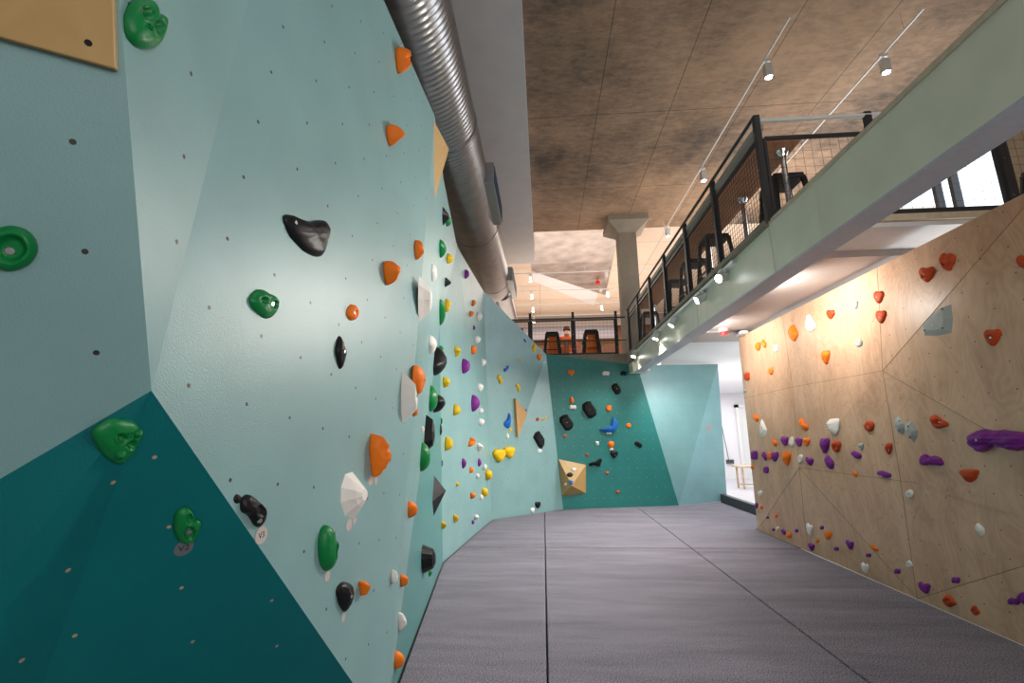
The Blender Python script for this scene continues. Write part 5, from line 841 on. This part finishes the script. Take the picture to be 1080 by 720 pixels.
# ---------------------------------------------------------------- spot lamps
def copy_tree(o, parent=None):
    c = o.copy(); COL.objects.link(c); c.parent = parent
    for ch in list(o.children): copy_tree(ch, c)
    return c
def spot_lamp(side, aim, power, angle, big, label, grp, loc):
    """a track spot hanging beside the beam: bracket, drum head, glowing lens"""
    root = empty('spot_lamp', loc); d = Vector(aim).normalized()
    mb = MB(); mb.box((-.03, -.05, .05), (.03, .05, .085)); mb.bar((0, 0, .06), (0, 0, 0), .012, .03); mb.build('bracket', M['white_metal'], root)
    mb = MB(); mb.tube(-d*.10, d*.055, .05, 20); mb.tube(-d*.125, -d*.10, .032, 20, .05); mb.build('lamp_head', M['white_metal'], root, bevel=.003)
    mb = MB(); mb.tube(d*.056, d*.058, .043, 20); mb.build('lens', M['lamp_big' if big else 'lamp'], root)
    l = bpy.data.lights.new('spot_light', 'SPOT'); l.energy = power; l.spot_size = math.radians(angle); l.spot_blend = .9; l.shadow_soft_size = .045; l.color = (1, .95, .88)
    lo = bpy.data.objects.new('spot_light', l); COL.objects.link(lo); lo.parent = root; lo.location = d*.075; lo.rotation_mode = 'QUATERNION'; lo.rotation_quaternion = d.to_track_quat('-Z', 'Y')
    tag(root, label, 'spot lamp', grp)
TL_ = 'track spots on the hall side of the beam'
b = MB(); b.box((2.0, 4.6, 3.54), (2.048, 10.1, 3.575)); tag(b.build('light_track', M['white_metal']), 'thin lighting track fixed along the hall side of the pale green beam', 'lighting track')
spot_lamp(-1, (-1, -.42, -.38), 280, 140, True, 'brightest spot lamp, nearest on the hall side of the beam', TL_, (1.985, 4.85, 3.47))
spot_lamp(-1, (-1, .05, -.5), 190, 140, True, 'second spot lamp on the beam, just beyond the brightest', TL_, (1.985, 5.56, 3.45))
spot_lamp(-1, (-.7, .1, -1), 270, 130, False, 'third spot lamp along the hall side of the beam', TL_, (1.985, 6.78, 3.45))
spot_lamp(-1, (-.4, -.1, -1), 290, 135, False, 'fourth spot lamp along the hall side of the beam', TL_, (1.985, 7.82, 3.47))
spot_lamp(-1, (-.5, -.3, -1), 170, 115, False, 'farthest spot lamp, above the end of the beam', TL_, (1.985, 9.75, 3.49))
TR_ = 'spots on the plywood side of the beam'
b = MB(); b.box((2.33, 4.2, 3.42), (2.37, 8.4, 3.455)); b.box((2.40, 9.3, 3.385), (2.44, 9.8, 3.50)); tag(b.build('light_track', M['white_metal']), 'lighting track hidden behind the beam facing the plywood wall', 'lighting track')
spot_lamp(1, (1, .25, -.22), 125, 155, False, 'near spot lamp behind the beam lighting the plywood wall', TR_, (2.35, 5.0, 3.335))
spot_lamp(1, (1, .20, -.22), 100, 155, False, 'far spot lamp behind the beam lighting the plywood wall', TR_, (2.35, 7.0, 3.335))
spot_lamp(1, (.45, .25, -1), 170, 130, True, 'glaring spot lamp under the far end of the beam, above the pale back wall', TR_, (2.42, 9.55, 3.30))
# ceiling tracks and their spots
def ceiling_spot(loc, label, grp, power=18):
    root = empty('ceiling_spot', loc); x = .045
    mb = MB(); mb.box((-.05, -.02, .16), (.05, .02, .20)); mb.tube((0, 0, .1), (0, 0, .17), .01, 8); mb.build('bracket', M['white_metal'], root)
    mb = MB(); mb.box((-.05, -.05, -.09), (.05, .05, .11)); mb.build('lamp_head', M['white_metal'], root, bevel=.012)
    mb = MB(); mb.tube((0, 0, -.094), (0, 0, -.09), .042, 18); mb.build('lens', M['lamp'], root)
    l = bpy.data.lights.new('spot_light', 'SPOT'); l.energy = power; l.spot_size = math.radians(120); l.spot_blend = .8; l.shadow_soft_size = .05; l.color = (1, .86, .7)
    lo = bpy.data.objects.new('spot_light', l); COL.objects.link(lo); lo.parent = root; lo.location = (0, 0, -.1)
    tag(root, label, 'ceiling spot', grp)
def track(a, b_, label):
    mb = MB(); mb.bar(a, b_, .02, .02)
    for t in (.05, .5, .95):
        p = Vector(a).lerp(Vector(b_), t); mb.tube(p, (p.x, p.y, 7.2 if p.y < 11.45 else 7.3), .004, 6)
    o = mb.build('ceiling_track', M['white_metal']); tag(o, label, 'lighting track')
track((3.22, 5.0, 6.93), (3.22, 11.4, 6.93), 'left thin lighting track under the concrete ceiling')
track((4.82, 5.0, 6.93), (4.82, 11.4, 6.93), 'right thin lighting track under the concrete ceiling, cut by the beam')
CS = 'spots on the concrete ceiling tracks'
ceiling_spot((3.24, 5.66, 6.73), 'ceiling spot nearest the camera on the left ceiling track', CS)
ceiling_spot((3.24, 8.28, 6.73), 'ceiling spot halfway along the left ceiling track', CS)
ceiling_spot((3.22, 10.8, 6.73), 'ceiling spot at the far end of the left ceiling track, right of the column', CS)
ceiling_spot((4.82, 5.70, 6.73), 'ceiling spot nearest the camera on the right ceiling track', CS)
ceiling_spot((4.84, 9.2, 6.73), 'ceiling spot seen through the mesh on the right ceiling track', CS)
FS = 'spots in the room beyond the concrete ceiling'
for i, (y, w_) in enumerate(((14.4, 'first'), (16.3, 'second'), (18.1, 'third'), (19.9, 'last'))):
    mb = MB(); mb.bar((-2.6, y, 7.12), (7.5, y, 7.12), .03, .03)
    for x in (-2, 1.5, 5): mb.tube((x, y, 7.12), (x, y, 7.3), .004, 6)
    tag(mb.build('ceiling_track', M['white_metal']), '%s cross track of lights from the column in the room beyond' % w_, 'lighting track')
    ceiling_spot((-.30-.0*i, y, 6.92), 'ceiling spot by the duct end on the %s cross track beyond' % w_, FS, 0.01)
    if i in (1, 2): ceiling_spot((2.5+.0*i, y, 6.92), 'ceiling spot left of the column on the %s cross track beyond' % w_, FS, 0.01)
b = MB(); b.tube((2.05, 15.5, 7.3), (2.05, 15.5, 7.15), .02, 10); b.tube((2.05, 15.5, 7.15), (2.05, 15.5, 7.05), .08, 14); tag(b.build('ceiling_alarm', M['red']), 'tiny red alarm under the far cream ceiling', 'alarm')
b = MB(); b.tube((2.98, 7.45, 3.49), (2.98, 7.45, 3.44), .075, 20)
o = b.build('smoke_alarm', M['white_metal'], bevel=.006); tag(o, 'red and white smoke alarm under the undercroft soffit', 'smoke alarm')
b = MB(); b.tube((2.98, 7.45, 3.44), (2.98, 7.45, 3.385), .07, 20, .05); b.build('red_beacon', M['red'], o)
b = MB(); b.cbox((3.33, 7.62, 3.44), (.12, .26, .05)); tag(b.build('ceiling_sensor', M['white_metal'], bevel=.015), 'small white sensor block between the soffit and the plywood wall top', 'sensor')
# ---------------------------------------------------------------- railings
def post(y, x=2.05, along='y', z0=3.64, root=None):
    mb = MB()
    for s in (-1, 1):
        if along == 'y': mb.box((x-.006-.02, y+s*.024-.005, z0), (x+.02, y+s*.024+.005, 4.66))
        else: mb.box((x+s*.024-.005, y-.02, z0), (x+s*.024+.005, y+.02, 4.66))
    if along == 'y': mb.box((x-.018, y-.03, 4.66), (x+.02, y+.03, 4.70)); mb.box((x-.026, y-.02, z0), (x-.02, y+.02, 4.66))
    else: mb.box((x-.03, y-.018, 4.66), (x+.03, y+.02, 4.70)); mb.box((x-.02, y-.026, z0), (x+.02, y-.02, 4.66))
    p = mb.build('post', M['steel'], root)
    mb = MB()
    for z in (3.8, 4.15, 4.5):
        if along == 'y': mb.tube((x-.026, y, z), (x-.034, y, z), .009, 8)
        else: mb.tube((x, y-.026, z), (x, y-.034, z), .009, 8)
    mb.build('bolt', M['bolt'], p)
def mesh_panel(a, b_, z0, z1, root, step=.05, w=.0032):
    """framed wire mesh between two plan points"""
    a = Vector((*a, 0)); b_ = Vector((*b_, 0)); L_ = (b_-a).length; d = (b_-a).normalized(); n = int(L_/step); mb = MB()
    for z in (z0, z1): mb.bar(a+Vector((0, 0, z)), b_+Vector((0, 0, z)), .03, .03)
    for p in (a, b_): mb.bar(p+Vector((0, 0, z0)), p+Vector((0, 0, z1)), .025, .025)
    fr = mb.build('mesh_frame', M['steel'], root); mb = MB()
    for i in range(1, n): p = a+d*(L_*i/n); mb.bar(p+Vector((0, 0, z0)), p+Vector((0, 0, z1)), w, w)
    for k in range(1, int((z1-z0)/step)): z = z0+k*step; mb.bar(a+Vector((0, 0, z)), b_+Vector((0, 0, z)), w, w)
    mb.build('wire_mesh', M['wire'], fr)
R1 = empty('mezzanine_railing', (0, 0, 0)); ys = [3.88, 5.0, 6.08, 7.21, 8.27, 9.38, 10.45]
for y in ys: post(y, root=R1)
for y0, y1 in zip(ys, ys[1:]): mesh_panel((2.06, y0+.04), (2.06, y1-.04), 3.69, 4.48, R1)
b = MB(); b.tube((2.03, 3.86, 4.69), (2.03, 10.5, 4.69), .018, 12); b.build('top_tube', M['steel'], R1)
b = MB(); b.box((2.06, 3.9, 4.58), (2.12, 10.45, 4.64)); b.build('hand_rail', M['rail_wood'], R1)
tag(R1, 'long black mesh railing along the beam edge of the mezzanine', 'railing')
R2 = empty('mezzanine_railing', (0, 0, 0)); xs = [3.05, 4.10, 5.15, 6.2]
for x in xs: post(3.9, x=x, along='x', root=R2)
for x0, x1 in zip([2.05]+xs, xs): mesh_panel((x0+.06, 3.9), (x1-.04, 3.9), 3.70, 4.48, R2, .08, .0018)
b = MB(); b.tube((2.09, 3.9, 4.67), (6.2, 3.9, 4.67), .02, 12); b.build('top_tube', M['white_metal'], R2)
tag(R2, 'short black mesh railing with a white top tube turning right behind the beam', 'railing')
R3 = empty('mezzanine_railing', (0, 0, 0)); xs = [-1.35, -.25, .77, 1.78]
for x in xs: post(10.6, x=x, along='x', root=R3)
for x0, x1 in zip(xs, xs[1:]): mesh_panel((x0+.04, 10.6), (x1-.04, 10.6), 3.69, 4.50, R3, .08)
b = MB(); b.box((-1.35, 10.58, 4.53), (2.0, 10.62, 4.56)); b.box((-1.35, 10.58, 3.98), (2.0, 10.60, 4.0)); b.build('top_tube', M['steel'], R3)
b = MB(); b.box((-.2, 10.57, 3.66), (1.8, 10.63, 3.70)); b.build('bottom_rail', M['steel'], R3)
tag(R3, 'black mesh railing above the dark teal back wall, left of the column', 'railing')
# bar counter along the railing
b = MB(); b.box((2.16, 4.15, 4.62), (2.60, 10.2, 4.665)); ct = b.build('bar_counter', M['counter'], bevel=.004); tag(ct, 'long brown counter board on chrome legs behind the beam railing', 'counter')
for y in (4.33, 5.28, 6.45, 7.6, 8.75, 9.9):
    mb = MB(); mb.tube((2.5, y, 3.66), (2.5, y, 4.58), .026, 16); mb.tube((2.5, y, 4.56), (2.5, y, 4.62), .035, 16, .062); mb.tube((2.5, y, 3.668), (2.5, y, 3.68), .06, 16); mb.build('leg', M['chrome'], ct, smooth=False)
# stools
def stool(loc, h, w, label, grp, panel=None, name='bar_stool'):
    root = empty(name, loc); s = w/2
    mb = MB(); mb.box((-s*.85, -s*.85, h-.035), (s*.85, s*.85, h)); mb.box((-s*.90, -s*.90, h-(.12 if panel else .07)), (s*.90, s*.90, h-.035)); mb.build('seat', M['black'], root, bevel=.012)
    for i in (-1, 1):
        for j in (-1, 1):
            mb = MB(); mb.bar((i*s*.78, j*s*.78, h-.05), (i*s*1.15, j*s*1.15, 0), .065 if panel else .045, .03); mb.build('leg', M['black'], root)
    mb = MB(); z = h*.35; q = s*1.02
    for (a, c) in (((-q, -q), (q, -q)), ((q, -q), (q, q)), ((q, q), (-q, q)), ((-q, q), (-q, -q))): mb.bar((*a, z), (*c, z), .02, .02)
    mb.build('footrest', M['black'], root)
    if panel:
        mb = MB(); y = -s*.6
        V = [(-s*.50, y, h-.12), (s*.50, y, h-.12), (s*.80, y-.02, 0.02), (-s*.80, y-.02, 0.02)]; mb.prism(V, (0, 1, 0), .02); mb.build('side_panel', panel, root)
    tag(root, label, 'stool', grp)
BS = 'black bar stools under the railing counter'
for y, w_ in ((4.62, 'nearest black bar stool, behind the corner post of the railing'), (6.06, 'second black bar stool along the counter'), (6.95, 'third black bar stool along the counter'), (7.9, 'fourth black bar stool along the counter'), (10.0, 'farthest black bar stool along the counter, near the column')):
    stool((2.42 if y > 5 else 2.62, y, 3.67), .80, .36, w_, BS)
stool((5.3, 4.55, 3.66), .82, .42, 'black slatted stool at the right edge behind the short railing', 'stools of the right gallery')
OS = 'black stools with orange panels on the far mezzanine'
stool((.28, 11.35, 3.66), .72, .36, 'left black stool with an orange panel above the back wall', OS, M['orange_seat'], 'orange_stool')
stool((1.26, 11.35, 3.66), .75, .36, 'right black stool with an orange panel above the back wall', OS, M['orange_seat'], 'orange_stool')
# trestle tables beyond
def trestle(loc, L_, h, label):
    root = empty('trestle_table', loc)
    mb = MB(); mb.box((-L_/2, -.35, h-.045), (L_/2, .35, h)); mb.build('table_top', M['brown_timber'], root, bevel=.005)
    for x in (-L_/2+.25, L_/2-.25):
        mb = MB(); mb.bar((x, -.28, h-.06), (x, -.28, 0), .08, .08); mb.bar((x, .28, h-.06), (x, .28, 0), .08, .08); mb.bar((x, -.28, h*.45), (x, .28, h*.45), .06, .08); mb.build('leg', M['brown_timber'], root)
    mb = MB()
    for x, s in ((-L_/2+.25, 1), (L_/2-.25, -1)): mb.bar((x, -.28, h-.5), (x+s*.4, -.28, h-.08), .06, .06)
    mb.build('brace', M['brown_timber'], root)
    tag(root, label, 'table', 'timber tables on the far mezzanine')
trestle((.05, 13.2, 3.66), 1.9, .87, 'timber trestle table in front of the person in orange')
trestle((2.15, 13.2, 3.66), 1.9, .87, 'timber trestle table left of the column on the far mezzanine')
# table and cable seen through the doorway
root = empty('side_table', (6.98, 16.6, 0)); mb = MB(); mb.box((-.45, -.3, .70), (.45, .3, .75)); mb.build('table_top', M['timber'], root, bevel=.004)
for i in (-1, 1):
    for j in (-1, 1): mb = MB(); mb.bar((i*.32, j*.24, .70), (i*.32, j*.24, 0), .05, .05); mb.build('leg', M['timber'], root)
mb = MB()
for i in (-1, 1): mb.box((i*.32-.02, -.24, .12), (i*.32+.02, .24, .16))
mb.box((-.32, -.02, .12), (.32, .02, .16)); mb.build('stretcher', M['timber'], root)
tag(root, 'pale wooden table in the bright corridor beyond the doorway', 'table')
def cable():
    mb = MB(); P_ = [(7.45, 19.95, 3.3), (7.47, 19.95, 2.2), (7.6, 19.95, .95), (7.62, 19.95, .75)]
    for a, c in zip(P_, P_[1:]): mb.tube(a, c, .012, 8)
    o = mb.build('hanging_cable', M['plug']); mb = MB(); mb.box((7.52, 19.9, .62), (7.80, 20.0, .78)); mb.build('socket', M['plug'], o)
    tag(o, 'thin cable running down to a dark socket on the corridor wall', 'cable')
cable()
# ---------------------------------------------------------------- person behind the far table
def skin_body(name, joints, edges, radii, mat, parent=None, sub=2):
    me = bpy.data.meshes.new(name); me.from_pydata(joints, edges, []); o = bpy.data.objects.new(name, me); COL.objects.link(o)
    if parent: o.parent = parent
    sk = o.modifiers.new('skin', 'SKIN'); sk.use_smooth_shade = True
    for i, r in enumerate(radii): me.skin_vertices[0].data[i].radius = (r, r) if not isinstance(r, tuple) else r
    me.skin_vertices[0].data[0].use_root = True
    s = o.modifiers.new('sub', 'SUBSURF'); s.levels = sub; s.render_levels = sub
    dg = bpy.context.evaluated_depsgraph_get(); m2 = bpy.data.meshes.new_from_object(o.evaluated_get(dg)); o.modifiers.clear(); o.data = m2; m2.materials.clear(); m2.materials.append(mat)
    for p in m2.polygons: p.use_smooth = True
    return o
def person():
    root = empty('person', (.82, 14.2, 3.48))
    J = [(0, .1, .78), (0, .08, 1.0), (0, .03, 1.25), (0, 0, 1.38), (0, -.02, 1.42), (0, -.05, 1.50), (0, -.06, 1.62),
         (-.17, .02, 1.34), (-.26, -.02, 1.10), (-.14, -.24, 1.06), (-.07, -.30, 1.08), (.17, .02, 1.34), (.26, -.02, 1.10), (.14, -.24, 1.06), (.07, -.30, 1.08),
         (-.11, -.05, .76), (-.13, -.48, .76), (-.13, -.50, .35), (-.13, -.60, .25), (.11, -.05, .76), (.13, -.48, .76), (.13, -.50, .35), (.13, -.60, .25)]
    E_ = [(0,1),(1,2),(2,3),(3,4),(4,5),(5,6),(3,7),(7,8),(8,9),(9,10),(3,11),(11,12),(12,13),(13,14),(0,15),(15,16),(16,17),(17,18),(0,19),(19,20),(20,21),(21,22)]
    Rr = [.13,.11,.12,.07,.07,.095,.105,.065,.05,.035,.035,.065,.05,.035,.035,.10,.07,.05,.035,.10,.07,.05,.035]
    skin_body('body', J, E_, Rr, M['skin'], root)
    J2 = [(0, .1, .80), (0, .08, 1.0), (0, .03, 1.25), (0, 0, 1.37), (-.17, .02, 1.345), (-.265, -.02, 1.08), (.17, .02, 1.345), (.265, -.02, 1.08)]
    skin_body('shirt', J2, [(0,1),(1,2),(2,3),(3,4),(4,5),(3,6),(6,7)], [.20,.185,.20,.13,.12,.10,.12,.10], M['orange_shirt'], root)
    mb = MB()
    n_, m_ = 16, 7; V = []; F = []
    for k in range(m_+1):
        t = PI*.55*k/m_
        for i in range(n_):
            a = 2*PI*i/n_; f = .112 if math.sin(a) > -.3 else .108
            V.append((f*math.sin(t)*math.cos(a), -.055+.112*math.sin(t)*math.sin(a)+(.02 if math.sin(a) < -.3 and k > 4 else 0), 1.60+.125*math.cos(t)+(.05 if math.sin(a) < -.2 and k > 3 else 0)))
    for k in range(m_):
        for i in range(n_): F.append((k*n_+i, k*n_+(i+1) % n_, (k+1)*n_+(i+1) % n_, (k+1)*n_+i))
    mb.add(V, F); mb.build('hair', M['hair'], root, smooth=True)
    for s in (-1, 1):
        mb = MB(); mb.tube((s*.034, -.155, 1.585), (s*.034, -.165, 1.585), .009, 8); mb.build('eye', M['ink'], root)
    mb = MB(); mb.tube((0, -.14, 1.58), (0, -.180, 1.545), .008, 8, .014); mb.build('nose', M['skin'], root)
    mb = MB(); mb.bar((-.025, -.155, 1.515), (.025, -.155, 1.515), .008, .006); mb.build('mouth', M['red'], root)
    tag(root, 'person in an orange top sitting behind the far timber table', 'person')
person()
root = empty('bench', (.82, 14.36, 3.66)); mb = MB(); mb.box((-.7, -.17, .42), (.7, .17, .47)); mb.build('seat', M['timber'], root)
for x in (-.55, .55): mb = MB(); mb.box((x-.03, -.15, 0), (x+.03, .15, .42)); mb.build('leg', M['timber'], root)
tag(root, 'timber bench under the person in orange on the far mezzanine', 'bench')
